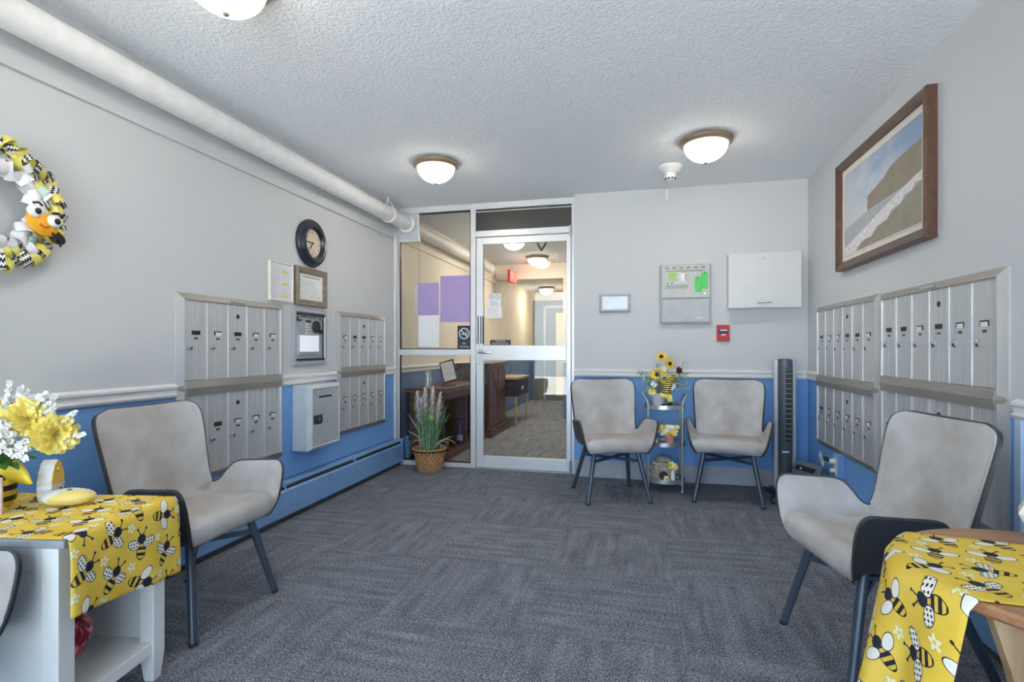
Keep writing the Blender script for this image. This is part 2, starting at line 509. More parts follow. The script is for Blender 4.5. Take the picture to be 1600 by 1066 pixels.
        if bevel:
            b = o.modifiers.new('bevel', 'BEVEL'); b.width = bevel; b.segments = seg; b.limit_method = 'ANGLE'
            b.angle_limit = math.radians(40)
        return o

def tag(o, label, cat, group=None):
    o['label'] = label; o['category'] = cat
    if group: o['group'] = group
    return o
def thing(name, label, cat, loc=(0, 0, 0), rz=0.0, group=None, rot=None):
    o = bpy.data.objects.new(name, None); o.empty_display_size = 0.05
    COL.objects.link(o); o.location = loc
    o.rotation_euler = rot if rot is not None else (0, 0, rz)
    return tag(o, label, cat, group)
def struct(o): o['kind'] = 'structure'; return o
def stuff(o): o['kind'] = 'stuff'; return o
def dup(root, loc, rz, label=None):
    r = root.copy(); COL.objects.link(r); r.location = loc; r.rotation_euler = (0, 0, rz)
    if label: r['label'] = label
    for ch in list(root.children):
        c = ch.copy(); COL.objects.link(c); c.parent = r
        for g in ch.children:
            d = g.copy(); COL.objects.link(d); d.parent = c
    return r
def text(name, body, size, mat, parent, loc, align='CENTER', rot=(PI / 2, 0, 0), ext=0.0004, sx=1.0):
    cu = bpy.data.curves.new(name, 'FONT'); cu.body = body; cu.size = size; cu.align_x = align; cu.align_y = 'CENTER'
    cu.extrude = ext; cu.resolution_u = 2
    o = bpy.data.objects.new(name, cu); COL.objects.link(o)
    dg = bpy.context.evaluated_depsgraph_get()
    me = bpy.data.meshes.new_from_object(o.evaluated_get(dg))
    bpy.data.objects.remove(o); bpy.data.curves.remove(cu)
    me.materials.clear(); me.materials.append(mat)
    t = bpy.data.objects.new(name, me); COL.objects.link(t)
    t.parent = parent; t.location = loc; t.rotation_euler = rot; t.scale = (sx, 1, 1)
    return t
LW, BW, RW = PI / 2, 0.0, -PI / 2      # facing of things hung on the left, back and right walls

# ------------------------------------------------------------------ room shell
T = 0.12
# floor: slab and carpet tiles
fl = struct(MB().bb(XL - T, XR + T, YF - T, YP + 0.06, -0.10, -0.008).build('floor', M_CARPB))
ox, oy, ts = 0.155, 2.645, 0.61
for i in range(-5, 3):
    for j in range(-8, 5):
        x0, y0 = ox + i * ts, oy + j * ts
        xa, xb = max(x0, XL), min(x0 + ts, XR); ya, yb = max(y0, YF), min(y0 + ts, YP + 0.02)
        if xb - xa < 0.01 or yb - ya < 0.01: continue
        cx, cy = x0 + ts / 2, y0 + ts / 2
        dz = random.uniform(0, 0.0006)
        g = 0.0006
        m = MB().bb(xa - cx + g, xb - cx - g, ya - cy + g, yb - cy - g, -0.009, dz - 0.0006)
        m.build('carpet_tile', M_CARPX if (i + j) % 2 == 0 else M_CARPY, fl, loc=(cx, cy, 0))
struct(MB().bb(XL - T, XR + T, YF - T, YP + 0.06, H, H + 0.1).build('ceiling', M_CEIL))
struct(MB().bb(XL - T, XL, YF - T, YP + 0.06, 0, H).build('wall_left', M_WALL))
struct(MB().bb(XR, XR + T, YF - T, YP + 0.06, 0, H).build('wall_right', M_WALL))
XE = -0.553                            # where the glazed partition meets the back wall
struct(MB().bb(XE, XR + T, YB, YB + 0.16, 0, H).build('wall_back', M_WALL))
# chair rails: moulded profile, swept
def rail(name, x0, x1, parent=None, loc=(0, 0, 0), rz=0.0, zb=0.862):
    prof = [(0.0, 0.0), (0.014, 0.0), (0.020, 0.010), (0.020, 0.016), (0.013, 0.020), (0.013, 0.040), (0.022, 0.046), (0.022, 0.056), (0.010, 0.066), (0.0, 0.068)]
    m = MB()
    n = len(prof)
    vs = [(x0, -d, zb + z) for d, z in prof] + [(x1, -d, zb + z) for d, z in prof]
    m.add(vs, [(i, i + 1, i + 1 + n, i + n) for i in range(n - 1)] + [tuple(range(n)), tuple(range(2 * n - 1, n - 1, -1))])
    return struct(m.build(name, M_TRIM, parent, loc=loc, rot=(0, 0, rz)))
rail('trim_1', XE + 0.002, XR, loc=(0, YB, 0))
rail('trim_2', YF, 2.19, loc=(XL, 0, 0), rz=LW)
rail('trim_3', 3.014, 3.634, loc=(XL, 0, 0), rz=LW)
rail('trim_4', 4.444, 4.655, loc=(XL, 0, 0), rz=LW)
rail('trim_5', -4.605, -4.345, loc=(XR, 0, 0), rz=RW)
rail('trim_6', -2.224, -YF, loc=(XR, 0, 0), rz=RW)
# raised upper band on the left wall, shaped to give a shadow line
struct(MB().bb(YF, 4.66, -0.016, 0.0, 2.140, H).build('trim_7', M_WALL, loc=(XL, 0, 0), rot=(0, 0, LW), bevel=0.002))
struct(MB().bb(XE, XR, YB - 0.014, YB, 0, 0.145).build('baseboard_back', M_CARPB, bevel=0.003))
# pale blue strip beside the near mailbox bank
struct(MB().bb(2.19, 2.222, -0.012, 0, 0, 0.862).build('trim_8', plain('pale_blue_trim', srgb(176, 198, 220), 0.5), loc=(XR, 0, 0), rot=(0, 0, 0)))
bpy.data.objects['trim_8'].rotation_euler = (0, 0, RW); bpy.data.objects['trim_8'].scale = (-1, 1, 1)
# left wall jamb against the partition
struct(MB().bb(XL, XL + 0.02, 4.625, 4.665, 0.25, H).build('trim_9', M_TRIM, bevel=0.003))

# front wall behind the camera: entry storefront
wf = struct(MB().bb(XL - T, XR + T, YF - T, YF, 2.30, H).bb(XL - T, XR + T, YF - T, YF, 0, 0.10)
            .bb(XL - T, XL + 0.12, YF - T, YF, 0.1, 2.3).bb(XR - 0.12, XR + T, YF - T, YF, 0.1, 2.3).build('wall_front', M_WALL))
win = MB()
xs = [XL + 0.12, -1.25, -0.28, 0.62, XR - 0.12]
for x in xs: win.bb(x - 0.025, x + 0.025, YF - 0.09, YF - 0.03, 0.1, 2.3)
for z in (0.125, 1.05, 2.275): win.bb(xs[0], xs[-1], YF - 0.088, YF - 0.032, z - 0.025, z + 0.025)
wo = struct(win.build('window_2', M_FRAMEALU))
for a, b in zip(xs[:-1], xs[1:]):
    for z0, z1 in ((0.15, 1.025), (1.075, 2.25)):
        MB().bb(a + 0.026, b - 0.026, YF - 0.063, YF - 0.057, z0, z1).build('pane', M_GLASSC, wo)
struct(MB().bb(-9, 8, -12, YF - T - 0.001, -0.16, -0.06).build('ground', plain('pale_concrete', (0.55, 0.54, 0.52, 1), 0.9, var=0.15)))

# ------------------------------------------------------------------ glazed partition: sidelight (window_1), transom and door_1
wn = thing('window_1', '', '', (0, YP, 0)); del wn['label']; del wn['category']; struct(wn)
def bar(name, par, x0, x1, z0, z1, y0=0.0, y1=0.05, mat=M_FRAMEALU, bev=0.003):
    return MB().bb(x0, x1, y0, y1, z0, z1).build(name, mat, par, bevel=bev)
bar('jamb', wn, XL - 0.02, XL + 0.026, 0.0, H)
bar('mullion', wn, -1.519, -1.470, 0.0, H, -0.004)
bar('jamb', wn, -0.585, XE + 0.004, 0.0, H)
bar('head', wn, XL, XE, 2.385, H, -0.002)
bar('sill', wn, XL, -1.515, 0.0, 0.04, -0.006)
bar('mid_rail', wn, XL + 0.02, -1.515, 1.042, 1.096)
bar('door_head', wn, -1.475, -0.58, 2.130, 2.187)
def pane(par, x0, x1, z0, z1, name='pane', y=0.022):
    return MB().bb(x0, x1, y, y + 0.006, z0, z1).build(name, M_GLASS, par)
pane(wn, -2.04, -1.519, 1.096, 2.385)
pane(wn, XL + 0.026, -2.04, 1.096, 2.13, 'pane')
pane(wn, XL + 0.026, -1.519, 0.04, 1.042)
bar('transom_panel', wn, -1.47, -0.585, 2.187, 2.385, 0.02, 0.03, plain('bronze_panel', (0.055, 0.048, 0.043, 1), 0.35), 0)
bar('glazing_bead', wn, -1.47, -0.585, 2.360, 2.368, 0.008, 0.02)
bar('infill_panel', wn, XL + 0.026, -2.035, 2.13, 2.385, 0.012, 0.024, M_LGREY, 0)
MB().bb(-2.046, -2.034, 0.004, 0.03, 2.12, 2.385).bb(XL + 0.026, -2.034, 0.004, 0.03, 2.118, 2.132).build('infill_trim', M_FRAMEALU, wn)
MB().bb(XL + 0.026, -1.519, 0.014, 0.034, 1.096, 1.104).bb(XL + 0.026, -1.519, 0.014, 0.034, 2.372, 2.385).bb(XL + 0.026, -1.519, 0.014, 0.034, 0.04, 0.05) \
    .bb(XL + 0.026, XL + 0.036, 0.014, 0.034, 0.04, 2.13).bb(-1.530, -1.519, 0.014, 0.034, 0.04, 2.385).build('gasket', M_BLACK, wn)

dr = thing('door_1', '', '', (0, YP, 0)); del dr['label']; del dr['category']; struct(dr)
dx0, dx1 = -1.464, -0.590
bar('stile', dr, dx0, -1.400, 0.012, 2.122, 0.002, 0.046)
bar('stile', dr, -0.630, dx1, 0.012, 2.122, 0.002, 0.046)
bar('top_rail', dr, -1.400, -0.630, 2.060, 2.122, 0.003, 0.045)
bar('middle_rail', dr, -1.400, -0.630, 0.996, 1.130, 0.003, 0.045)
bar('bottom_rail', dr, -1.400, -0.630, 0.012, 0.116, 0.003, 0.045)
pane(dr, -1.400, -0.630, 1.130, 2.060)
pane(dr, -1.400, -0.630, 0.116, 0.996)
bar('threshold', dr, -1.47, -0.585, 0.0, 0.010, -0.02, 0.06, M_STEEL, 0)
for z in (0.02, 2.10):
    MB().cyl((-0.592, -0.012, z), (-0.592, -0.012, z + 0.09), 0.011, n=12).bb(-0.606, -0.578, -0.012, 0.01, z, z + 0.09).build('pivot_hinge', M_STEEL, dr, smooth=True)
hd = MB(); hd.cyl((-1.425, 0.002, 1.068), (-1.425, -0.014, 1.068), 0.030, 0.027, 20); hd.cyl((-1.425, -0.01, 1.068), (-1.425, -0.055, 1.068), 0.012, n=12)
hd.tube([(-1.425, -0.052, 1.068), (-1.40, -0.054, 1.068), (-1.35, -0.054, 1.066), (-1.31, -0.050, 1.066)], [0.012, 0.011, 0.010, 0.009], 10)
hd.build('door_handle', M_CHROME, dr, smooth=True)
MB().tube([(-0.93, 0.052, 2.115), (-0.870, 0.085, 1.995)], 0.009, 8).tube([(-0.870, 0.085, 1.995), (-0.79, 0.060, 2.115)], 0.009, 8).build('door_closer', M_BLACK, dr, smooth=True)
MB().bb(-1.468, -1.430, -0.006, 0.004, 0.96, 1.145).build('lock_plate', M_FRAMEALU, dr, bevel=0.006)
MB().bb(-1.450, -1.443, -0.008, 0.004, 1.145, 1.40).bb(-1.424, -1.417, -0.006, 0.004, 1.145, 1.40).bb(-1.404, -1.393, -0.006, 0.004, 1.145, 1.40).build('latch_guard', M_BLACK, dr)

# papers and signs stuck on the glass
def sheet(name, label, cat, x0, x1, z0, z1, mat, y=YP + 0.0205, group=None, tilt=0.0):
    o = thing(name, label, cat, ((x0 + x1) / 2, y, (z0 + z1) / 2), 0, group, rot=(0, tilt, 0))
    hx, hz = (x1 - x0) / 2, (z1 - z0) / 2
    MB().bb(-hx, hx, 0, 0.0012, -hz, hz).build('sheet', mat, o)
    return o
sheet('poster', 'small lilac poster taped to the sidelight glass above a white sheet', 'poster', -2.052, -1.840, 1.418, 1.722, M_PURPLE, tilt=-0.01)
p2 = sheet('poster', 'large lilac poster on the sidelight glass beside the door mullion', 'poster', -1.824, -1.526, 1.350, 1.785, M_PURPLE)
sheet('notice_sheet', 'blank white sheet under the small lilac poster on the glass', 'paper', -2.046, -1.835, 1.118, 1.417, M_PAPER, tilt=0.005)
sheet('notice_sheet', 'narrow white sheet peeking out from behind the small lilac poster', 'paper', -2.090, -2.045, 1.43, 1.715, M_PAPER, y=YP + 0.0295, tilt=0.02)
ns = thing('no_smoking_sign', 'black no smoking sign with white circle in the corner of the sidelight', 'sign', (-1.587, YP + 0.019, 1.206))
MB().bb(-0.066, 0.066, 0, 0.002, -0.110, 0.110).build('plate', plain('navy_black_sign', srgb(40, 44, 58), 0.4), ns, bevel=0.001)
M_SIGNW = plain('sign_white', srgb(215, 222, 230), 0.6, var=0.02)
sy = -0.0008
ring = [(0.053 * math.cos(a * PI / 16), sy, 0.037 + 0.053 * math.sin(a * PI / 16)) for a in range(32)]
mm = MB()
for a in range(32):
    p, q = ring[a], ring[(a + 1) % 32]
    i1 = (p[0] * 0.8, sy, 0.037 + (p[2] - 0.037) * 0.8); i2 = (q[0] * 0.8, sy, 0.037 + (q[2] - 0.037) * 0.8)
    mm.add([p, q, i2, i1], [(0, 1, 2, 3)])
mm.box((0, sy, 0.037), (0.094, 0.0006, 0.011), rot=Euler((0, PI / 4, 0)).to_matrix())
mm.box((0.0, sy, 0.030), (0.066, 0.0006, 0.009))
mm.tube([(0.012, sy, 0.042), (0.022, sy, 0.050), (0.018, sy, 0.058), (0.008, sy, 0.062)], 0.0022, 6)
mm.tube([(0.020, sy, 0.040), (0.030, sy, 0.048), (0.028, sy, 0.056)], 0.0022, 6)
mm.build('symbol', M_SIGNW, ns)
text('lettering', 'No', 0.026, M_SIGNW, ns, (0.0, sy, -0.056))
text('lettering', 'Smoking', 0.026, M_SIGNW, ns, (0.0, sy, -0.085))
ps = thing('door_sign', 'small black sign on the door glass asking to keep the door closed', 'sign', (-1.240, YP + 0.019, 1.160))
MB().bb(-0.097, 0.097, 0, 0.002, -0.022, 0.022).build('plate', M_BLACK, ps)
text('lettering', 'PLEASE KEEP', 0.017, M_SIGNW, ps, (0, -0.0008, 0.009))
text('lettering', 'THIS DOOR CLOSED', 0.017, M_SIGNW, ps, (0, -0.0008, -0.010))
def print_lines(par, x0, x1, z0, z1, n, mat, y=-0.0006, ragged=0.3, h=0.0022):
    m = MB()
    for i in range(n):
        z = z1 - (i + 0.5) * (z1 - z0) / n
        m.bb(x0, x1 - random.uniform(0, ragged) * (x1 - x0), y, y + 0.0005, z - h / 2, z + h / 2)
    o = m.build('printed_lines', mat, par); return stuff(o)
M_INK = plain('grey_ink', (0.30, 0.30, 0.33, 1), 0.7)
M_INKP = plain('faded_purple_ink', srgb(150, 140, 176), 0.7)
dn = sheet('door_notice', 'upper white notice with two faded round symbols on the door glass', 'notice', -1.353, -1.235, 1.485, 1.608, M_PAPER)
for sx_ in (-0.028, 0.028):
    rr = MB(); rr.tube([(sx_ + 0.020 * math.cos(a * PI / 10), -0.001, 0.030 + 0.020 * math.sin(a * PI / 10)) for a in range(20)], 0.0022, 6, closed=True)
    rr.box((sx_, -0.001, 0.030), (0.038, 0.001, 0.003), rot=Euler((0, PI / 4, 0)).to_matrix())
    rr.build('round_symbol', M_INKP, dn)
print_lines(dn, -0.045, 0.045, -0.055, -0.005, 5, M_INKP)
dn2 = sheet('door_notice', 'lower white printed notice on the door glass', 'notice', -1.371, -1.225, 1.385, 1.484, M_PAPER, y=YP + 0.0195)
print_lines(dn2, -0.062, 0.062, -0.042, 0.042, 6, M_INK)

# ------------------------------------------------------------------ beyond the glass: inner lobby
YC = 8.25                              # header where the far corridor starts
M_CARPC = carpet_mat('corridor_carpet', False, 1.5)
struct(MB().bb(-3.2, 2.6, YP + 0.06, 11.4, -0.1, 0.0).build('floor_corridor', M_CARPC))
struct(MB().bb(-3.2, 2.6, YP + 0.06, YC, H, H + 0.1).build('ceiling_corridor', M_CEIL))
struct(MB().bb(-3.2, 2.6, YC + 0.15, 11.4, 2.30, H + 0.1).build('ceiling_corridor_far', M_CEIL))
struct(MB().bb(XL - T, XL, YP + 0.06, 11.2, 0, H).build('wall_corridor_left', M_WALLPLAIN))
struct(MB().bb(1.6, 1.72, YP + 0.06, YC + 0.3, 0, H).build('wall_corridor_right', M_WALLPLAIN))
struct(MB().bb(-1.16, 1.72, YC, YC + 0.15, 0, H).build('wall_corridor_back', M_WALLPLAIN))
struct(MB().bb(XL, -1.16, YC, YC + 0.15, 2.20, H).build('wall_header', M_WALLPLAIN))
struct(MB().bb(-1.06, -0.94, YC + 0.15, 11.2, 0, H).build('wall_passage_right', M_WALLPLAIN))
struct(MB().bb(XL - T, -0.9, 11.2, 11.32, 0, H).build('wall_end', M_WALLPLAIN))
rail('trim_10', YP + 0.07, YC, loc=(XL, 0, 0), rz=LW)
struct(MB().bb(YP + 0.07, YC, -0.016, 0.0, 2.140, H).build('trim_11', M_WALLPLAIN, loc=(XL, 0, 0), rot=(0, 0, LW)))  # raised upper band here too, shaped for the same shadow line
ed = thing('door_2', '', '', (0, 11.19, 0)); del ed['label']; del ed['category']; struct(ed)
M_DOORG = plain('grey_door_paint', (0.22, 0.24, 0.24, 1), 0.5)
MB().bb(-2.22, -1.50, -0.03, 0.0, 0, 2.12).build('surround', M_DOORG, ed)
MB().bb(-1.98, -1.93, -0.06, -0.03, 0, 2.0).bb(-1.55, -1.50, -0.06, -0.03, 0, 2.0).bb(-1.98, -1.50, -0.06, -0.03, 1.95, 2.0).build('door_frame', plain('pale_grey_frame', (0.45, 0.47, 0.47, 1), 0.4), ed, bevel=0.004)
MB().bb(-1.72, -1.56, -0.05, -0.03, 0.1, 1.85).build('door_leaf', plain('warm_wall', (0.75, 0.66, 0.45, 1), 0.5), ed)

# ------------------------------------------------------------------ ceiling lamps
def _dome(name, hot, strength):
    m = bpy.data.materials.new(name); m.use_nodes = True
    nt = m.node_tree; b = nt.nodes['Principled BSDF']
    b.inputs['Base Color'].default_value = (0.9, 0.86, 0.78, 1); b.inputs['Roughness'].default_value = 0.4
    sx = nt.nodes.new('ShaderNodeSeparateXYZ'); nt.links.new(coord(nt, 'Object'), sx.inputs[0])
    x, y = E_(nt, sx.outputs[0]), E_(nt, sx.outputs[1])
    r = (x * x + y * y).sqrt()
    nt.links.new(ramp(nt, (r / 0.15).k, [(0.12, hot), (0.50, (0.30, 0.275, 0.235, 1)), (0.86, (0.075, 0.064, 0.050, 1))]), b.inputs['Emission Color'])
    b.inputs['Emission Strength'].default_value = strength
    return m
M_DOME = _dome('frosted_dome_glass', (1.0, 0.965, 0.90, 1), DOME_EMIT)
M_DOMEW = _dome('frosted_dome_glass_warm', (1.0, 0.90, 0.74, 1), DOME_EMIT * 1.9)
def lamp(x, y, label, z=H, s=1.0):
    t = thing('ceiling_light', label, 'lamp', (x, y, z), 0, 'dome ceiling lights')
    MB().lathe([(0.05 * s, 0), (0.150 * s, 0.0), (0.163 * s, -0.012), (0.162 * s, -0.030), (0.150 * s, -0.042), (0.136 * s, -0.044), (0.130 * s, -0.036)], 40).build('rim', M_BRONZE, t, smooth=True)
    prof = [(0.133 * s * math.cos(a * PI / 24), -0.040 - 0.105 * s * math.sin(a * PI / 24)) for a in range(0, 12)] + [(0.004, -0.145 * s - 0.001)]
    MB().lathe(prof, 40).build('dome', M_DOMEW if y > YP else M_DOME, t, smooth=True, angle=80)
    MB().lathe([(0.004, -0.140), (0.012, -0.146), (0.014, -0.152), (0.009, -0.160), (0.0001, -0.164)], 14).build('finial', M_BRONZE, t, smooth=True)
    return t
lamp(-1.420, 3.580, 'domed ceiling light with bronze rim nearest the white pipe flange')
lamp(0.410, 3.580, 'domed ceiling light with bronze rim beside the smoke detector')
lamp(-1.420, 1.590, 'domed ceiling light cut by the top edge of the view')
lamp(-1.476, 6.25, 'domed light seen at the top of the door glass, nearest in the inner lobby')
lamp(-1.450, 7.60, 'domed light behind the door glass, just before the header')
lamp(-1.780, 10.30, 'domed light farthest down the corridor seen through the door glass', z=2.30)

# ------------------------------------------------------------------ pipe
pp = thing('insulated_pipe', 'thick white insulated pipe running along the ceiling by the long white wall', 'pipe', (-2.150, 0, 2.286))
MB().tube([(0, YF + 0.02, 0), (0, 1.2, 0), (0, 2.6, 0), (0, YP - 0.002, 0)], 0.064, 28).build('pipe_run', M_WHITEP, pp, smooth=True)
for y in (4.30, 1.0):
    h = MB()
    h.tube([(0.069 * math.cos(a * PI / 12), y, 0.069 * math.sin(a * PI / 12)) for a in range(24)], 0.006, 8, closed=True)
    h.build('clamp_ring', M_WHITEP, pp, smooth=True)
    h = MB()
    for sgn in (-1, 1):
        h.tube([(sgn * 0.045, y, 0.055), (sgn * 0.034, y, 0.09), (sgn * 0.010, y, 0.125), (0, y, 0.153)], 0.004, 6)
    h.tube([(0.0, y - 0.03, 0.062), (0.0, y - 0.012, 0.11), (0, y, 0.153)], 0.004, 6)
    h.build('hanger', M_WHITEP, pp, smooth=True)
fg = MB(); mt = Euler((PI / 2, 0, 0)).to_matrix()
fg.lathe([(0.064, 0), (0.082, 0.0), (0.086, 0.012), (0.084, 0.022), (0.066, 0.028)], 30, (0, YP - 0.006, 0), mat=mt)
fg.build('flange', M_WHITEP, pp, smooth=True)
pq = thing('insulated_pipe', 'continuation of the insulated pipe beyond the sidelight glass', 'pipe', (-2.150, 0, 2.286))
MB().tube([(0, YP + 0.06, 0), (0, 6.0, 0), (0, 7.6, 0)], 0.064, 24).build('pipe_run', M_WHITEP, pq, smooth=True)
h = MB()
for sgn in (-1, 1): h.tube([(sgn * 0.045, 5.1, 0.055), (sgn * 0.010, 5.1, 0.125), (0, 5.1, 0.153)], 0.004, 6)
h.build('hanger', M_WHITEP, pq, smooth=True)

# smoke detector with its wire cover
sd = thing('smoke_detector', 'white stepped smoke detector on the ceiling by the back wall', 'detector', (0.218, 4.06, H))
MB().lathe([(0.055, 0), (0.085, 0), (0.086, -0.012), (0.075, -0.030), (0.060, -0.040), (0.056, -0.052)], 30).build('base', M_TRIM, sd, smooth=True)
MB().lathe([(0.044, -0.05), (0.042, -0.075), (0.036, -0.100), (0.024, -0.108), (0.0001, -0.110)], 24).build('sensor_head', M_TRIM, sd, smooth=True)
g = MB()
for k in range(10):
    a = 2 * PI * k / 10; g.box((0.037 * math.cos(a), 0.037 * math.sin(a), -0.094), (0.006, 0.013, 0.011), rot=Euler((0, 0, a)).to_matrix())
g.build('vents', M_BLACK, sd)
MB().bb(-0.012, 0.012, 0.06, 0.545, -0.014, 0).bb(-0.018, 0.018, 0.53, 0.549, -0.10, 0.0).build('wire_cover', M_TRIM, sd, bevel=0.003)

# ------------------------------------------------------------------ mailbox banks
def mailbank(loc, rz, wid, zt, zm, zb, nd, lab, seed, frame_w=0.036):
    rnd = random.Random(seed)
    t = thing('mailbox_bank', lab, 'mailbox', loc, rz, 'wall mailbox banks')
    bz = 0.5 * (zt + zb)
    MB().bb(0.004, wid - 0.004, -0.006, -0.001, zb + 0.004, zt - 0.004).build('back_plate', M_ALUF, t)
    fr = MB().frame(0, wid, zb, zt, [(0.0, 0.0), (0.0, 0.007), (frame_w - 0.004, 0.026), (frame_w, 0.025), (frame_w + 0.002, 0.006)], 0, 1)
    fr.build('frame', [M_ALUF, M_ALUT], t)
    # pointed middle trim with a ridge
    hh = 0.039
    x0, x1 = 0.002, wid - 0.002
    v = [(x0, -0.010, zm), (x0 + hh, -0.028, zm + hh), (x1 - hh, -0.028, zm + hh), (x1, -0.010, zm), (x1 - hh, -0.028, zm - hh), (x0 + hh, -0.028, zm - hh),
         (x0 + hh, -0.034, zm), (x1 - hh, -0.034, zm)]
    b = [(x, -0.004, z) for x, y, z in v[:6]]
    MB().add(v + b, [(0, 1, 6), (0, 6, 5), (1, 2, 7, 6), (2, 3, 7), (3, 4, 7), (4, 5, 6, 7)] + [(i, (i + 1) % 6, 8 + (i + 1) % 6, 8 + i) for i in range(6)]).build('middle_trim', M_ALUT, t)
    MB().bb(wid * 0.5 - 0.055, wid * 0.5 + 0.055, -0.0275, -0.020, zt - 0.024, zt - 0.013).build('trim_label', M_STEEL, t)
    dw = (wid - 2 * frame_w) / nd
    for (z0, z1) in ((zm + hh + 0.001, zt - frame_w - 0.001), (zb + frame_w + 0.001, zm - hh - 0.001)):
        for i in range(nd):
            xa = frame_w + i * dw; xc = xa + dw / 2
            m = MB()
            wv = dw - 0.006
            # shallow ribbed aluminium door
            n = 14; row = []
            for k in range(n + 1):
                x = -wv / 2 + wv * k / n
                row.append((x, 0.0008 if k % 2 else 0.0))
            zz0, zz1 = z0 - (z0 + z1) / 2, z1 - (z0 + z1) / 2
            pts = [(-wv / 2, 0.008)] + row + [(wv / 2, 0.008)]
            k = len(pts)
            m.add([(x, y, zz0) for x, y in pts] + [(x, y, zz1) for x, y in pts], [(q, q + 1, q + 1 + k, q + k) for q in range(k - 1)] + [tuple(range(k)), tuple(range(2 * k - 1, k - 1, -1))])
            d = m.build('door', M_ALU, t, loc=(xc, -0.018, (z0 + z1) / 2))
            zl = zz1 - (zz1 - zz0) * (0.405)
            kind = rnd.random()
            sl = MB().bb(-0.026, 0.026, -0.003, 0.001, zl - 0.010, zl + 0.012, 0)
            if kind > 0.35:
                o = rnd.uniform(-0.002, 0.006)
                sl.bb(-0.023 + o, 0.019 + o, -0.004, 0.001, zl - 0.012, zl + 0.006, 1)
            sl.build('name_slot', [M_BLACK, M_PAPER], d)
            MB().bb(-0.012, 0.012, -0.002, 0.001, zl - 0.034, zl - 0.024).build('number_plate', M_DGREY, d)
            xl = -wv * 0.28
            MB().lathe([(0.0155, -0.001), (0.0155, 0.005), (0.011, 0.008), (0.0001, 0.008)], 12, (xl, 0, zl - 0.075), mat=Euler((PI / 2, 0, 0)).to_matrix()) \
                .bb(xl + 0.001, xl + 0.011, -0.0085, 0.0, zl - 0.086, zl - 0.074, 1).build('lock', [M_STEEL, M_BLACK], d, smooth=True)
            if i == nd // 2:
                MB().lathe([(0.013, -0.001), (0.012, 0.003), (0.0001, 0.003)], 14, (0, 0, zz1 - 0.065), mat=Euler((PI / 2, 0, 0)).to_matrix()).build('master_lock', M_BLACK, d)
        # divider strips between the doors
        for i in range(nd + 1):
            x = frame_w + i * dw
            MB().bb(x - 0.003, x + 0.003, -0.021, -0.008, z0, z1).build('divider', M_FRAMEALU, t)
    return t
mailbank((XL, 2.194, 0), LW, 0.814, 1.390, 0.902, 0.408, 5, 'five column aluminium mailbox bank behind the grey chair by the flower table', 1)
mailbank((XL, 3.637, 0), LW, 0.800, 1.392, 0.922, 0.434, 5, 'five column aluminium mailbox bank beside the drop box and glass partition', 2)
mailbank((XR, 4.345, 0), RW, 1.040, 1.407, 0.873, 0.410, 6, 'six column aluminium mailbox bank nearest the tower fan corner', 3)
mailbank((XR, 3.281, 0), RW, 1.022, 1.402, 0.920, 0.410, 6, 'six column aluminium mailbox bank under the seascape, behind the armchair by the round table', 4)

# ------------------------------------------------------------------ left wall fittings
ic = thing('intercom_panel', 'grey metal entry intercom panel with a lit directory window', 'intercom', (XL, 3.303, 1.187), LW)
MB().frame(-0.197, 0.197, -0.197, 0.197, [(0, 0.0), (0.0, 0.014), (0.006, 0.020), (0.028, 0.020), (0.034, 0.006)]).build('frame', M_GREYPAINT, ic)
MB().bb(-0.166, 0.166, -0.008, -0.002, -0.166, 0.166).build('face_plate', M_STEEL, ic)
MB().bb(-0.165, 0.163, -0.0225, -0.006, 0.146, 0.160).bb(0.150, 0.160, -0.012, -0.004, -0.15, 0.15).bb(-0.165, 0.16, -0.0225, -0.006, -0.163, -0.152).build('painted_shadow', M_BLACK, ic)  # black bars painted as the shade inside the frame recess
MB().bb(-0.142, 0.108, -0.016, -0.006, -0.128, 0.014).build('directory_frame', M_STEEL, ic, bevel=0.003)
MB().bb(-0.128, 0.094, -0.0175, -0.010, -0.104, 0.008).build('directory_window', M_LCDW, ic)
MB().cyl((0.072, -0.006, 0.072), (0.072, -0.016, 0.072), 0.046, 0.043, 28).build('speaker', M_BLACK, ic, smooth=True)
MB().cyl((0.122, -0.006, 0.038), (0.122, -0.020, 0.038), 0.020, 0.016, 16).build('lock_cylinder', M_BLACK, ic, smooth=True)
MB().cyl((-0.105, -0.006, 0.065), (-0.105, -0.0105, 0.065), 0.030, n=24).build('microphone', M_GREYPAINT, ic, smooth=True)
for k in range(4):
    MB().bb(-0.045, -0.030, -0.012, -0.006, 0.084 - k * 0.021, 0.095 - k * 0.021).build('button', M_PAPER, ic)
    stuff(MB().bb(-0.022, 0.012, -0.0088, -0.006, 0.087 - k * 0.021, 0.091 - k * 0.021).build('button_label', M_PAPER, ic))
MB().bb(-0.048, 0.010, -0.010, -0.006, 0.100, 0.116).build('name_tag', M_BLACK, ic)
MB().bb(-0.158, -0.100, -0.010, -0.006, 0.105, 0.119).build('name_tag', M_BLACK, ic)
stuff(MB().bb(-0.105, -0.03, -0.0086, -0.006, 0.134, 0.141).bb(-0.015, 0.085, -0.0086, -0.006, 0.130, 0.137).build('heading_print', M_DGREY, ic))
for x in (-0.14, 0.118):
    MB().cyl((x, -0.006, 0.128), (x, -0.011, 0.128), 0.010, n=12).build('screw', M_DGREY, ic)

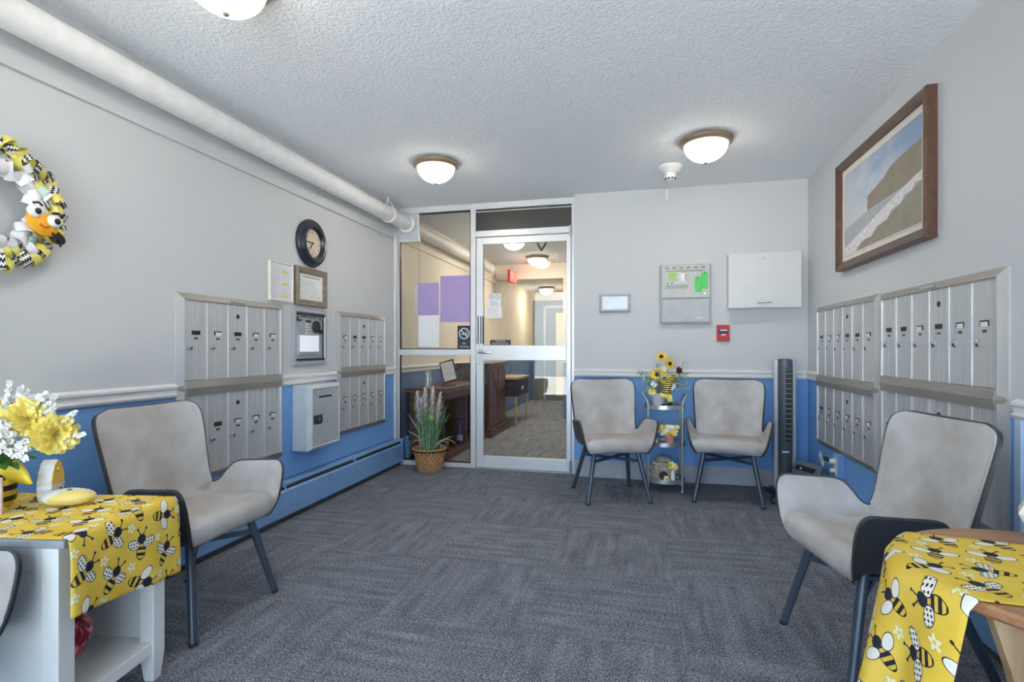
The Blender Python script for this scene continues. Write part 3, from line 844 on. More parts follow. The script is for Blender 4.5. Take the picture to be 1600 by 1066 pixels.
M_HIGH = plain('highlighter', srgb(214, 214, 70), 0.7)
n1 = thing('framed_notice', 'tall narrow cream framed list with yellow highlighted lines', 'notice', (XL, 2.992, 1.536), LW)
MB().frame(-0.114, 0.114, -0.126, 0.126, [(0, 0.0), (0, 0.020), (0.010, 0.020), (0.012, 0.012)]).build('frame', M_CREAMFR, n1)
MB().bb(-0.103, 0.103, -0.012, -0.004, -0.115, 0.115).build('sheet', plain('list_paper', (0.72, 0.72, 0.75, 1), 0.6), n1)
print_lines(n1, -0.085, -0.005, -0.105, 0.105, 20, plain('pale_ink', (0.55, 0.55, 0.62, 1), 0.7), -0.0126, 0.3, 0.003)
print_lines(n1, 0.01, 0.085, -0.105, 0.095, 18, plain('pale_ink', (0.55, 0.55, 0.62, 1), 0.7), -0.0126, 0.3, 0.003)
hb = MB()
for z in (0.066, -0.012, -0.094): hb.bb(0.004, 0.062, -0.0134, -0.0125, z - 0.007, z + 0.007)
hb.build('highlight', M_HIGH, n1)
n2 = thing('framed_notice', 'grey brown wood framed typed notice beside the narrow cream one', 'notice', (XL, 3.314, 1.533), LW)
MB().frame(-0.180, 0.180, -0.133, 0.133, [(0, 0.0), (0, 0.018), (0.006, 0.026), (0.020, 0.022), (0.026, 0.025), (0.042, 0.018), (0.044, 0.010)]).build('frame', M_WOODG, n2)
MB().bb(-0.138, 0.138, -0.010, -0.004, -0.092, 0.092).build('sheet', plain('notice_paper', (0.76, 0.76, 0.72, 1), 0.6), n2)
print_lines(n2, -0.10, 0.10, 0.060, 0.078, 1, M_INK, -0.0106, 0.0, 0.009)
print_lines(n2, -0.115, 0.115, -0.08, 0.048, 10, plain('mid_ink', (0.5, 0.5, 0.52, 1), 0.7), -0.0106, 0.35, 0.004)

ck = thing('wall_clock', 'round dark blue black wall clock with a cream face', 'clock', (XL, 3.316, 1.845), LW)
mt = Euler((PI / 2, 0, 0)).to_matrix()
MB().lathe([(0.165, 0), (0.168, 0.016), (0.158, 0.030), (0.146, 0.027), (0.132, 0.045), (0.112, 0.048), (0.100, 0.034), (0.096, 0.016)], 48, mat=mt).build('rim', plain('navy_clock_enamel', (0.022, 0.028, 0.042, 1), 0.28), ck, smooth=True)
MB().cyl((0, -0.008, 0), (0, -0.018, 0), 0.098, n=40).build('dial', plain('aged_cream_dial', srgb(214, 198, 172), 0.6, var=0.10), ck)
for k in range(12):
    a = PI / 2 - (k + 1) * PI / 6
    text('numeral', str(k + 1), 0.024, M_DGREY, ck, (0.078 * math.cos(a), -0.0184, 0.078 * math.sin(a)))
MB().box((-0.032, -0.021, 0.002), (0.072, 0.002, 0.006)).box((0.006, -0.021, 0.002), (0.020, 0.002, 0.010)).build('minute_hand', M_BLACK, ck)
MB().box((-0.018, -0.023, -0.023), (0.052, 0.002, 0.007), rot=Euler((0, -math.radians(52), 0)).to_matrix()).build('hour_hand', M_BLACK, ck)
MB().cyl((0, -0.018, 0), (0, -0.026, 0), 0.006, n=12).build('hub', M_BLACK, ck)

db = thing('drop_box', 'pale grey metal drop box with a slot and black lock on the blue dado', 'box', (XL, 3.300, 0.638), LW)
MB().bb(-0.187, 0.187, -0.118, -0.001, -0.220, 0.220).build('body', M_LGREY, db, bevel=0.004)
MB().frame(-0.187, 0.187, -0.220, 0.220, [(0.0, 0.117), (0.003, 0.122), (0.022, 0.142), (0.026, 0.142), (0.030, 0.136)]).build('door_frame', M_LGREY, db)
MB().bb(-0.160, 0.160, -0.138, -0.118, -0.193, 0.193).build('door', plain('drop_box_door', (0.44, 0.47, 0.50, 1), 0.4, 0.1), db, bevel=0.002)
MB().bb(-0.085, 0.065, -0.1395, -0.13, 0.130, 0.142).build('slot', M_BLACKM, db)
MB().bb(-0.148, -0.048, -0.142, -0.13, -0.045, 0.015).build('lock_plate', M_BLACK, db, bevel=0.002)
MB().cyl((-0.095, -0.138, -0.012), (-0.095, -0.150, -0.012), 0.013, n=16).build('lock', M_CHROME, db, smooth=True)
for q in ((-0.138, 0.006), (-0.058, 0.006), (-0.138, -0.036), (-0.058, -0.036)):
    MB().cyl((q[0], -0.14, q[1]), (q[0], -0.144, q[1]), 0.004, n=8).build('screw', M_STEEL, db)

def heater(name, label, x, y0, y1, rz, ztop=0.25):
    L = y1 - y0
    t = thing(name, label, 'heater', (x, y0 if rz == LW else y1, 0), rz)
    MB().bb(0, L, -0.012, -0.001, 0.03, ztop).build('back_plate', M_HEATER, t)
    prof = [(-0.070, 0.035), (-0.076, 0.045), (-0.076, ztop - 0.055), (-0.066, ztop - 0.042), (-0.064, ztop - 0.044), (-0.072, ztop - 0.058), (-0.072, 0.047), (-0.066, 0.038)]
    n = len(prof)
    MB().add([(0, y, z) for y, z in prof] + [(L, y, z) for y, z in prof], [(i, (i + 1) % n, (i + 1) % n + n, i + n) for i in range(n)] + [tuple(range(n)), tuple(range(2 * n - 1, n - 1, -1))]).build('front_cover', M_HEATER, t)
    MB().bb(0, L, -0.050, -0.001, ztop - 0.010, ztop).add([(0, -0.05, ztop), (L, -0.05, ztop), (L, -0.060, ztop - 0.020), (0, -0.060, ztop - 0.020)], [(0, 1, 2, 3)]).build('top_cover', M_HEATER, t)
    MB().bb(0.01, L - 0.01, -0.062, -0.012, 0.04, ztop - 0.030).build('fin_element', M_BLACKM, t)
    MB().bb(0, L, -0.058, -0.055, ztop - 0.034, ztop - 0.029).build('damper_blade', M_GREYPAINT, t)
    k = max(1, int(L / 0.75))
    for i in range(k + 1):
        xx = 0.012 + (L - 0.04) * i / k
        MB().bb(xx, xx + 0.014, -0.070, -0.05, ztop - 0.050, ztop - 0.002).build('bracket', M_HEATER, t)
    MB().bb(0, L, -0.050, -0.001, 0.0, 0.03).build('undershadow_strip', M_DGREY, t)  # dark strip standing in for the shadow line under the heater
    MB().bb(L - 0.02, L, -0.078, -0.001, 0.02, ztop + 0.002).bb(0, 0.02, -0.078, -0.001, 0.02, ztop + 0.002).build('end_cap', M_HEATER, t, bevel=0.004)
    return t
heater('baseboard_heater', 'long blue baseboard heater under the drop box and mailboxes', XL, YF + 0.05, 4.672, LW)
heater('baseboard_heater', 'blue baseboard heater along the wall behind the armchair by the round table', XR, YF + 0.05, 3.72, RW, 0.20)
heater('baseboard_heater', 'blue baseboard heater beyond the sidelight glass behind the potted grass', XL, 4.78, 8.2, LW)

# ------------------------------------------------------------------ back wall fittings
st = thing('emergency_light', 'small grey framed light fixture with a white lens on the back wall by the door', 'lamp', (-0.205, YB, 1.490))
MB().frame(-0.128, 0.128, -0.078, 0.078, [(0, 0.0), (0.003, 0.030), (0.010, 0.036), (0.020, 0.034), (0.022, 0.026)]).build('housing', M_GREYPAINT, st, bevel=0.003)
MB().bb(-0.107, 0.107, -0.029, -0.004, -0.057, 0.057).build('lens', plain('prismatic_lens', (0.74, 0.80, 0.86, 1), 0.18), st, bevel=0.004)
MB().bb(0.120, 0.135, -0.034, -0.02, -0.005, 0.006).build('latch', M_STEEL, st)

pn = thing('fire_alarm_panel', 'beige grey fire alarm control panel with green screen on the back wall', 'alarm panel', (0.361, YB, 1.550))
M_PANB = plain('beige_grey_enamel', (0.52, 0.52, 0.49, 1), 0.4)
MB().bb(-0.197, 0.197, -0.040, -0.001, -0.243, 0.243).build('housing', plain('panel_body_grey', (0.34, 0.36, 0.37, 1), 0.4), pn, bevel=0.003)
MB().bb(-0.183, 0.192, -0.052, -0.040, -0.030, 0.238).build('upper_door', M_PANB, pn, bevel=0.003)
MB().bb(-0.180, 0.188, -0.050, -0.040, -0.228, -0.044).build('lower_door', plain('panel_door_grey', (0.44, 0.47, 0.49, 1), 0.4), pn, bevel=0.003)
for k in range(6):
    MB().bb(-0.158 + k * 0.056, -0.124 + k * 0.056, -0.0535, -0.050, 0.204, 0.226).build('vent', plain('vent_grey', (0.30, 0.30, 0.27, 1), 0.5), pn)
MB().bb(-0.155, 0.135, -0.054, -0.050, 0.186, 0.192).build('shadow_line', M_DGREY, pn)
MB().bb(-0.155, 0.020, -0.058, -0.050, 0.048, 0.186).build('control_board', plain('board_beige', (0.60, 0.60, 0.57, 1), 0.4), pn, bevel=0.002)
MB().bb(-0.150, -0.060, -0.061, -0.056, 0.106, 0.182).build('screen_bezel', M_PANB, pn, bevel=0.002)
MB().bb(-0.132, -0.073, -0.0625, -0.058, 0.116, 0.174).build('screen', M_LCD, pn)
MB().bb(-0.153, 0.018, -0.060, -0.056, 0.048, 0.078).build('lower_strip', plain('strip_grey', (0.36, 0.36, 0.36, 1), 0.4), pn)
for k in range(4):
    MB().bb(-0.146 + k * 0.036, -0.130 + k * 0.036, -0.060, -0.056, 0.086, 0.095).build('button', M_DGREY if k in (0, 1) else M_LGREY, pn)
MB().bb(-0.035, 0.0, -0.060, -0.057, 0.105, 0.170).build('key_label', M_PAPER, pn)
stuff(MB().bb(-0.03, 0.008, -0.0592, -0.057, 0.174, 0.177).bb(0.0, 0.006, -0.0592, -0.057, 0.11, 0.165).build('fine_print', M_DGREY, pn))
MB().cyl((0.152, -0.050, 0.002), (0.152, -0.058, 0.002), 0.008, n=14).build('key_lock', M_CHROME, pn, smooth=True)
MB().bb(0.085, 0.130, -0.0515, -0.049, -0.200, -0.192).build('name_badge', M_SILVER, pn)
def itag(x, z, h, lab, ry):
    t = thing('inspection_tag', lab, 'tag', (x, YB - 0.055, z), 0, 'green inspection tags', rot=(0, ry, 0))
    w_ = 0.026
    MB().prism([(-w_, 0), (w_, 0), (w_, h - 0.016), (w_ * 0.5, h), (-w_ * 0.5, h), (-w_, h - 0.016)], -0.002, 0.001).build('card', M_GREENT, t)
    MB().cyl((0, -0.003, h - 0.014), (0, 0.001, h - 0.014), 0.005, n=10).build('eyelet', M_DGREY, t)
    return t
itag(0.465, 1.562, 0.130, 'green inspection tag hanging lower and tilted on the alarm panel', -0.04)
itag(0.510, 1.588, 0.142, 'green inspection tag hanging higher, nearer the alarm panel corner', 0.02)

cb = thing('wall_cabinet', 'plain white wall cabinet with a chrome bar handle in the back corner', 'cabinet', (0.944, YB, 1.640))
MB().bb(-0.258, 0.262, -0.105, -0.001, -0.205, 0.212).build('body', M_CAB, cb, bevel=0.002)
MB().bb(-0.262, 0.264, -0.123, -0.106, -0.217, 0.214).build('door', M_CAB, cb, bevel=0.002)
MB().tube([(-0.052, -0.123, -0.180), (-0.046, -0.142, -0.180), (0.0, -0.148, -0.180), (0.046, -0.142, -0.178), (0.052, -0.123, -0.178)], 0.005, 8).build('handle', M_CHROME, cb, smooth=True)
MB().bb(-0.040, 0.030, -0.1245, -0.122, 0.140, 0.210).build('sticker', plain('off_white_sticker', (0.70, 0.72, 0.70, 1), 0.5), cb)
MB().cyl((0, -0.124, 0.165), (0, -0.127, 0.165), 0.008, n=12).build('key_lock', M_STEEL, cb)

pu = thing('fire_pull_station', 'red fire alarm pull station below the alarm panel', 'alarm', (0.656, YB, 1.230))
MB().bb(-0.048, 0.048, -0.034, -0.001, -0.065, 0.065).build('body', M_RED, pu, bevel=0.005)
MB().bb(-0.033, 0.036, -0.042, -0.030, -0.006, 0.032).build('recess', M_BLACK, pu, bevel=0.002)
MB().bb(-0.024, 0.030, -0.050, -0.040, 0.016, 0.027).build('handle', M_PAPER, pu, bevel=0.002)
MB().bb(-0.014, 0.018, -0.037, -0.033, -0.020, -0.010).build('label_plate', M_PAPER, pu)
MB().bb(-0.012, 0.016, -0.037, -0.033, -0.044, -0.036).build('lower_bar', plain('deep_red', srgb(140, 10, 26), 0.4), pu)

# ------------------------------------------------------------------ framed seascape on the right wall
pc = thing('framed_picture', 'large walnut framed seascape with a headland and surf', 'picture', (XR, 3.300, 1.943), RW)
pw, ph = 0.562, 0.341
MB().frame(-pw, pw, -ph, ph, [(0, 0.0), (0, 0.042), (0.006, 0.050), (0.018, 0.046), (0.042, 0.036), (0.050, 0.036), (0.052, 0.022)]).build('frame', M_WOODFR, pc)
MB().frame(-pw + 0.05, pw - 0.05, -ph + 0.05, ph - 0.05, [(0, 0.022), (0.030, 0.020), (0.032, 0.024), (0.038, 0.022)]).build('liner', plain('linen_liner', (0.70, 0.66, 0.60, 1), 0.8), pc)
def sky_canvas():
    m, nt, b = newmat('painted_sky', (0.6, 0.65, 0.7, 1), 0.5)
    tc = nt.nodes.new('ShaderNodeTexCoord'); sx = nt.nodes.new('ShaderNodeSeparateXYZ'); nt.links.new(tc.outputs['Object'], sx.inputs[0])
    f = E_(nt, noise(nt, coord(nt, 'Object', (3, 1, 6)), 1.4, 4.0)) * 0.9 - E_(nt, sx.outputs[2]) * 0.9 - E_(nt, sx.outputs[0]) * 0.35 + 0.08
    nt.links.new(ramp(nt, f.k, [(0.15, srgb(126, 152, 186)), (0.5, srgb(182, 190, 202)), (0.8, srgb(206, 200, 196))]), b.inputs['Base Color'])
    return m
cw, chh = pw - 0.086, ph - 0.086
MB().bb(-cw, cw, -0.020, -0.012, -chh, chh).build('painted_sky', sky_canvas(), pc)
def poly(name, pts, mat, y):
    q = [((x * 2 - 1) * cw, (z * 2 - 1) * chh) for x, z in pts]
    MB().prism(q, y, y + 0.0006).build(name, mat, pc)
poly('painted_sea', [(0, 0.02), (1, 0.02), (1, 0.45), (0.36, 0.40), (0, 0.33)], plain('painted_sea_grey', srgb(164, 168, 174), 0.5, var=0.10), -0.0206)
poly('painted_headland', [(0.36, 0.405), (0.36, 0.565), (0.46, 0.60), (0.58, 0.65), (0.66, 0.71), (0.76, 0.74), (0.88, 0.755), (1, 0.77), (1, 0.44)], plain('painted_cliff', srgb(138, 128, 112), 0.6, var=0.10), -0.0212)
poly('painted_sand', [(0.05, 0.0), (1, 0.0), (1, 0.40), (0.8, 0.29), (0.5, 0.15)], plain('painted_sand', srgb(146, 138, 124), 0.6, var=0.10), -0.0212)
jag = [(0, 0.10), (0.25, 0.20), (0.5, 0.30), (0.75, 0.40), (1, 0.485)]
low = [(1, 0.39), (0.93, 0.40), (0.90, 0.34), (0.82, 0.345), (0.78, 0.28), (0.68, 0.27), (0.62, 0.19), (0.50, 0.18), (0.42, 0.10), (0.28, 0.09), (0.18, 0.0), (0, 0.0)]
def surf_mat():
    m, nt, b = newmat('painted_surf', (0.8, 0.8, 0.8, 1), 0.5)
    f = noise(nt, coord(nt, 'Object', (26, 1, 90), (0, 0.5, 0)), 1.0, 4.0)
    nt.links.new(ramp(nt, f, [(0.35, srgb(196, 190, 186)), (0.6, srgb(222, 220, 219))]), b.inputs['Base Color'])
    return m
poly('painted_surf', jag + low, surf_mat(), -0.0218)

# ------------------------------------------------------------------ tub chairs
def cr(pts, n):
    """Catmull-Rom through pts sampled at n+1 even parameters"""
    pts = [Vector(p) for p in pts]; k = len(pts) - 1; out = []
    for i in range(n + 1):
        t = i / n * k; j = min(int(t), k - 1); u = t - j
        p0, p1, p2, p3 = pts[max(j - 1, 0)], pts[j], pts[j + 1], pts[min(j + 2, k)]
        out.append(0.5 * ((2 * p1) + (p2 - p0) * u + (2 * p0 - 5 * p1 + 4 * p2 - p3) * u * u + (3 * p1 - p0 - 3 * p2 + p3) * u ** 3))
    return out
def make_chair():
    t = thing('tub_chair', 'x', 'chair', (0, 0, 0), 0, 'grey two tone tub chairs')
    #        y      z     w      L     a(lean deg) N-forward(0 up..1 forward)
    K = [(-0.228, 0.360, 0.206, 0.012, 45, 0.0), (-0.243, 0.386, 0.214, 0.050, 62, 0.0), (-0.244, 0.412, 0.219, 0.100, 74, 0.0),
         (-0.236, 0.432, 0.222, 0.142, 78, 0.0), (-0.212, 0.442, 0.224, 0.160, 80, 0.0), (-0.160, 0.440, 0.224, 0.162, 80, 0.0),
         (-0.090, 0.434, 0.223, 0.164, 80, 0.0), (-0.025, 0.430, 0.221, 0.164, 80, 0.0), (0.020, 0.428, 0.219, 0.152, 80, 0.0),
         (0.050, 0.428, 0.217, 0.112, 78, 0.0), (0.072, 0.432, 0.214, 0.068, 72, 0.05), (0.096, 0.440, 0.211, 0.048, 62, 0.25),
         (0.120, 0.458, 0.208, 0.038, 52, 0.55), (0.138, 0.490, 0.207, 0.036, 44, 0.85), (0.152, 0.540, 0.209, 0.034, 38, 1.0),
         (0.168, 0.610, 0.214, 0.034, 36, 1.0), (0.184, 0.685, 0.220, 0.034, 34, 1.0), (0.199, 0.755, 0.226, 0.032, 32, 1.0),
         (0.212, 0.808, 0.227, 0.028, 30, 1.0), (0.219, 0.838, 0.216, 0.022, 25, 1.0), (0.222, 0.853, 0.192, 0.012, 20, 1.0), (0.223, 0.857, 0.172, 0.004, 20, 1.0)]
    Q = [(-0.218, 0.358), (-0.206, 0.357), (-0.19, 0.357), (-0.175, 0.357), (-0.155, 0.357), (-0.12, 0.357), (-0.07, 0.357), (-0.02, 0.358), (0.02, 0.359),
         (0.055, 0.362), (0.09, 0.367), (0.122, 0.379), (0.150, 0.405), (0.168, 0.450), (0.180, 0.525), (0.197, 0.605), (0.214, 0.682), (0.229, 0.753), (0.242, 0.806), (0.247, 0.838), (0.244, 0.856), (0.238, 0.862)]
    N = 60
    kp = cr([(k[0], k[1], k[2]) for k in K], N); kl = cr([(k[3], k[4], k[5]) for k in K], N); kq = cr([(q[0], q[1], 0) for q in Q], N)
    NF, NWG = 8, 9                    # flat half and wing segments
    lin, out = [], []
    for r in range(N + 1):
        y, z, wd = kp[r]; L, al, fwd = kl[r]; L = max(L, 0.002); al = math.radians(al); fwd = min(max(fwd, 0), 1)
        p0, p1 = kp[max(r - 1, 0)], kp[min(r + 1, N)]
        tan = Vector((0, p1[0] - p0[0], p1[1] - p0[1])).normalized()
        nf = Vector((0, -tan.z, tan.y))              # surface normal: up on the seat, forward on the back
        nv = (Vector((0, -0.10, 1)) * (1 - fwd) + nf * fwd).normalized()
        base = Vector((0, y, z)); off = Vector((0, kq[r][0] - y, kq[r][1] - z))
        half = []
        for j in range(NF + 1):
            x = wd * j / NF
            dish = 0.010 * (x / wd) ** 2 * (0.6 if fwd < 0.5 else 2.0)
            half.append((base + Vector((x, 0, 0)) + nf * dish, off * (1 - 0.35 * (x / wd) ** 4)))
        p = half[-1][0].copy()
        for j in range(1, NWG + 1):
            s = j / NWG
            a = al * min(1.0, s * 2.2) ** 0.8
            d = Vector((1, 0, 0)) * math.cos(a) + nv * math.sin(a)
            p = p + d * (L / NWG)
            wn_ = Vector((1, 0, 0)) * math.sin(a) - nv * math.cos(a)
            k = 0.65 * (1 - s) ** 2
            half.append((p.copy(), off * k + wn_ * (0.012 * (1 - k))))
        full = [(Vector((-q.x, q.y, q.z)), Vector((-o.x, o.y, o.z))) for q, o in half[:0:-1]] + half
        lin.append([q for q, o in full]); out.append([q + o for q, o in full])
    nu = len(lin[0]); j0, j1 = NWG, nu - 1 - NWG
    cut = int(N * 11.2 / 21)
    def puffed(r0, r1, amt, fade0, fade1):
        rows_ = []
        for r in range(r0, r1):
            p0, p1 = kp[max(r - 1, 0)], kp[min(r + 1, N)]
            nf = Vector((0, -(p1[1] - p0[1]), p1[0] - p0[0])).normalized(); nf = Vector((0, nf.y, nf.z))
            q = (r - r0) / max(1, r1 - 1 - r0)
            k = amt * min(1, q / fade0 if fade0 else 1) ** 0.5 * min(1, (1 - q) / fade1) ** 0.5
            row = lin[r]; sg = row[j0:j1 + 1] if amt > 0.012 else row; m_ = len(sg) - 1
            rows_.append([p + nf * (k * (1 - abs(2 * i / m_ - 1) ** 6)) for i, p in enumerate(sg)])
        return rows_
    MB().grid(puffed(0, cut + 1, 0.018, 0.12, 0.2)).build('seat', M_TAUPE, t, smooth=True, angle=70)
    MB().grid(puffed(cut, N + 1, 0.010, 0.25, 0.2)).build('backrest', M_TAUPE, t, smooth=True, angle=70)
    MB().grid([row[:j0 + 1] for row in lin[:cut + 1]]).build('armrest', M_TAUPE, t, smooth=True, angle=70)
    MB().grid([row[j1:] for row in lin[:cut + 1]]).build('armrest', M_TAUPE, t, smooth=True, angle=70)
    m = MB().grid(out)
    edge = [(r, 0) for r in range(N + 1)] + [(N, j) for j in range(1, nu)] + [(r, nu - 1) for r in range(N - 1, -1, -1)] + [(0, j) for j in range(nu - 2, 0, -1)]
    ne = len(edge)
    m.add([lin[r][j] for r, j in edge] + [out[r][j] for r, j in edge], [(i, (i + 1) % ne, (i + 1) % ne + ne, i + ne) for i in range(ne)])
    m.build('outer_shell', M_DARKL, t, smooth=True, angle=60)
    pts = [lin[r][j] for r, j in edge]
    MB().tube(pts, 0.0035, 6, closed=True).build('piping', M_PIPING, t, smooth=True)
    for sx_, y0, y1 in ((-1, -0.165, -0.25), (1, -0.165, -0.25), (-1, 0.08, 0.225), (1, 0.08, 0.225)):
        a, b = Vector((sx_ * 0.158, y0, 0.372)), Vector((sx_ * 0.228, y1, 0.0))
        lg = MB().cyl(a, b.lerp(a, 0.03), 0.0175, 0.0145, 16).build('leg', M_LEG, t, smooth=True)
        MB().cyl(b.lerp(a, 0.03), b, 0.0155, 0.015, 16).build('foot_cap', M_FOOT, lg, smooth=True)
    for sx_ in (-1, 1):
        f = 0.78
        a = Vector((sx_ * 0.228, -0.25, 0)).lerp(Vector((sx_ * 0.158, -0.165, 0.372)), f)
        b = Vector((-sx_ * 0.228, 0.225, 0)).lerp(Vector((-sx_ * 0.158, 0.08, 0.372)), f)
        d = b - a; ang = math.atan2(d.y, d.x)
        MB().box((a + b) / 2 + Vector((0, 0, sx_ * 0.0)), (d.length, 0.022, 0.020), rot=Euler((0, 0, ang)).to_matrix()).build('stretcher', M_LEG, t, bevel=0.004)
    MB().bb(-0.17, 0.17, -0.18, 0.10, 0.346, 0.360).build('seat_frame', M_LEG, t, bevel=0.003)
    return t
chair = make_chair()
chair['label'] = 'grey tub chair between the bee cloth table and the mailbox bank'
chair.location = (-1.862, 1.872, 0); chair.rotation_euler = (0, 0, PI / 2 + 0.0)
dup(chair, (-0.222, 4.076, 0), math.radians(19.4), 'grey tub chair beside the glass door, in front of the blue dado')
dup(chair, (0.642, 4.236, 0), math.radians(-8.9), 'grey tub chair between the tiered stand and the tower fan')
dup(chair, (0.850, 2.160, 0), math.radians(-79), 'grey tub chair behind the round wooden table')
dup(chair, (-1.782, 0.738, 0), PI / 2 + 0.03, 'grey tub chair of which only an arm shows in front of the white table')

# ------------------------------------------------------------------ tower fan, small heater, outlet, cord
tf = thing('tower_fan', 'tall dark tower fan with silver sides standing in the back corner', 'fan', (1.085, 4.47, 0), math.radians(-8))
MB().lathe([(0.0001, 0.0), (0.135, 0.0), (0.135, 0.012), (0.11, 0.026), (0.06, 0.032), (0.0001, 0.034)], 36).build('base', M_BLACK, tf, smooth=True)
body = MB()
pr = [(-0.058, 0.035), (-0.050, -0.045), (-0.030, -0.062), (0.0, -0.068), (0.030, -0.062), (0.050, -0.045), (0.058, 0.035), (0.03, 0.06), (-0.03, 0.06)]
n = len(pr)
body.add([(x, y, 0.03) for x, y in pr] + [(x, y, 1.01) for x, y in pr], [(i, (i + 1) % n, (i + 1) % n + n, i + n) for i in range(n)] + [tuple(range(n)), tuple(range(2 * n - 1, n - 1, -1))])
body.build('housing', plain('slate_plastic', (0.07, 0.098, 0.13, 1), 0.35, 0.2), tf, smooth=True, angle=35)
for sx_ in (-1, 1):
    q = [(sx_ * 0.056, 0.03), (sx_ * 0.049, -0.048), (sx_ * 0.056, -0.058), (sx_ * 0.074, -0.036), (sx_ * 0.078, 0.03)]
    MB().add([(x, y, 0.03) for x, y in q] + [(x, y, 1.018) for x, y in q], [(i, (i + 1) % 5, (i + 1) % 5 + 5, i + 5) for i in range(5)] + [(0, 1, 2, 3, 4), (9, 8, 7, 6, 5)]).build('side_rail', M_SILVER, tf, bevel=0.003)
for k in range(9):
    x = -0.044 + k * 0.011
    yv = -0.0635 - 0.006 * (1 - (x / 0.05) ** 2) + 0.012 * max(0, abs(x) - 0.02) / 0.03
    MB().bb(x - 0.002, x + 0.002, yv - 0.002, yv + 0.006, 0.05, 0.96).build('rib', M_DGREY, tf)
MB().bb(0.0, 0.040, -0.0745, -0.055, 0.40, 0.93).build('grille_opening', M_BLACKM, tf)
for k in range(5):
    MB().bb(0.003 + k * 0.0085, 0.005 + k * 0.0085, -0.0765, -0.072, 0.40, 0.93).build('grille_bar', M_DGREY, tf)
for k in range(14):
    MB().bb(0.0, 0.040, -0.0775, -0.072, 0.42 + k * 0.038, 0.423 + k * 0.038).build('grille_crossbar', M_GREYPAINT, tf)
MB().lathe([(0.0001, 1.008), (0.05, 1.008), (0.048, 1.022), (0.0001, 1.026)], 24, sy=1.1).build('control_cap', M_DGREY, tf, smooth=True)
MB().bb(-0.025, 0.025, -0.0735, -0.068, 0.315, 0.327).build('badge', M_SILVER, tf)
sh = thing('space_heater', 'small dark rounded space heater on the floor behind the arm of the armchair', 'heater', (1.185, 4.20, 0), math.radians(-62))
m = MB(); sec = [(-0.055, 0.0), (-0.06, 0.12), (-0.05, 0.23), (-0.02, 0.275), (0.02, 0.285), (0.05, 0.25), (0.06, 0.12), (0.055, 0.0)]
n = len(sec)
m.add([(-0.12, y, z) for y, z in sec] + [(0.12, y, z) for y, z in sec], [(i, (i + 1) % n, (i + 1) % n + n, i + n) for i in range(n)] + [tuple(range(n)), tuple(range(2 * n - 1, n - 1, -1))])
m.build('body', plain('heater_slate', (0.13, 0.17, 0.22, 1), 0.4), sh, smooth=True, bevel=0.012)
MB().box((0, -0.040, 0.243), (0.17, 0.010, 0.034), rot=Euler((math.radians(-38), 0, 0)).to_matrix()).build('vent_opening', M_BLACKM, sh)
MB().sphere((-0.03, -0.050, 0.243), 0.008).build('control_knob', M_SILVER, sh, smooth=True)
ob = thing('outlet_box', 'blue painted outlet box with plugs below the mailboxes in the corner', 'outlet', (XR, 3.855, 0.345), RW)
MB().bb(-0.035, 0.035, -0.050, -0.001, -0.08, 0.075).build('box', M_HEATER, ob, bevel=0.004)
MB().bb(-0.028, 0.028, -0.054, -0.048, -0.065, 0.06).build('cover_plate', plain('ivory_plate', (0.62, 0.60, 0.54, 1), 0.4), ob, bevel=0.002)
MB().cyl((-0.005, -0.05, 0.025), (-0.005, -0.085, 0.025), 0.015, n=12).cyl((-0.005, -0.05, -0.035), (-0.005, -0.080, -0.035), 0.014, n=12).build('plug', M_PAPER, ob, smooth=True)
MB().tube([(-0.005, -0.085, 0.03), (-0.03, -0.10, 0.035), (-0.08, -0.09, 0.032), (-0.11, -0.06, 0.02)], 0.012, 8).build('power_lead', plain('brown_lead', (0.05, 0.03, 0.035, 1), 0.5), ob, smooth=True)
tg = thing('cord_label', 'white paper label hanging from the plug lead beside the outlet box', 'label', (XR - 0.095, 3.975, 0.36), RW, rot=(0, math.radians(38), RW))
MB().bb(-0.05, 0.05, -0.001, 0.001, -0.022, 0.022).build('card', M_PAPER, tg)
print_lines(tg, -0.03, 0.035, -0.014, 0.014, 3, M_INK, -0.002, 0.2, 0.004)
co = MB().tube([(0.98, 4.32, 0.006), (0.93, 4.24, 0.006), (0.92, 4.12, 0.006), (0.99, 4.05, 0.006), (1.08, 4.02, 0.006)], 0.007, 8).build('power_cord', M_BLACK, smooth=True)
tag(co, 'black power cord looping on the carpet at the foot of the tower fan', 'cord')

# ------------------------------------------------------------------ tiered stand and what it carries
sx0, sx1, sy0, sy1 = 0.064, 0.316, 4.235, 4.460
sc = ((sx0 + sx1) / 2, (sy0 + sy1) / 2)
ts_ = thing('tiered_stand', 'three tier silver wire stand with round trays between two chairs', 'stand', (sc[0], sc[1], 0))
hx, hy = (sx1 - sx0) / 2, (sy1 - sy0) / 2
for sx_ in (-1, 1):
    for sy_ in (-1, 1):
        MB().cyl((sx_ * hx, sy_ * hy, 0.02), (sx_ * hx, sy_ * hy, 0.655), 0.0075, n=10).build('post', M_STEEL, ts_, smooth=True)
        MB().sphere((sx_ * hx, sy_ * hy, 0.012), 0.012, 12, 8).build('foot', M_CHROME, ts_, smooth=True)
    pts = cr([(sx_ * hx, -hy, 0.655), (sx_ * (hx + 0.002), -hy, 0.69), (sx_ * (hx + 0.025), -hy + 0.03, 0.735), (sx_ * (hx + 0.040), 0, 0.752), (sx_ * (hx + 0.025), hy - 0.03, 0.735), (sx_ * (hx + 0.002), hy, 0.69), (sx_ * hx, hy, 0.655)], 24)
    MB().tube(pts, 0.0075, 10).build('handle', M_STEEL, ts_, smooth=True)
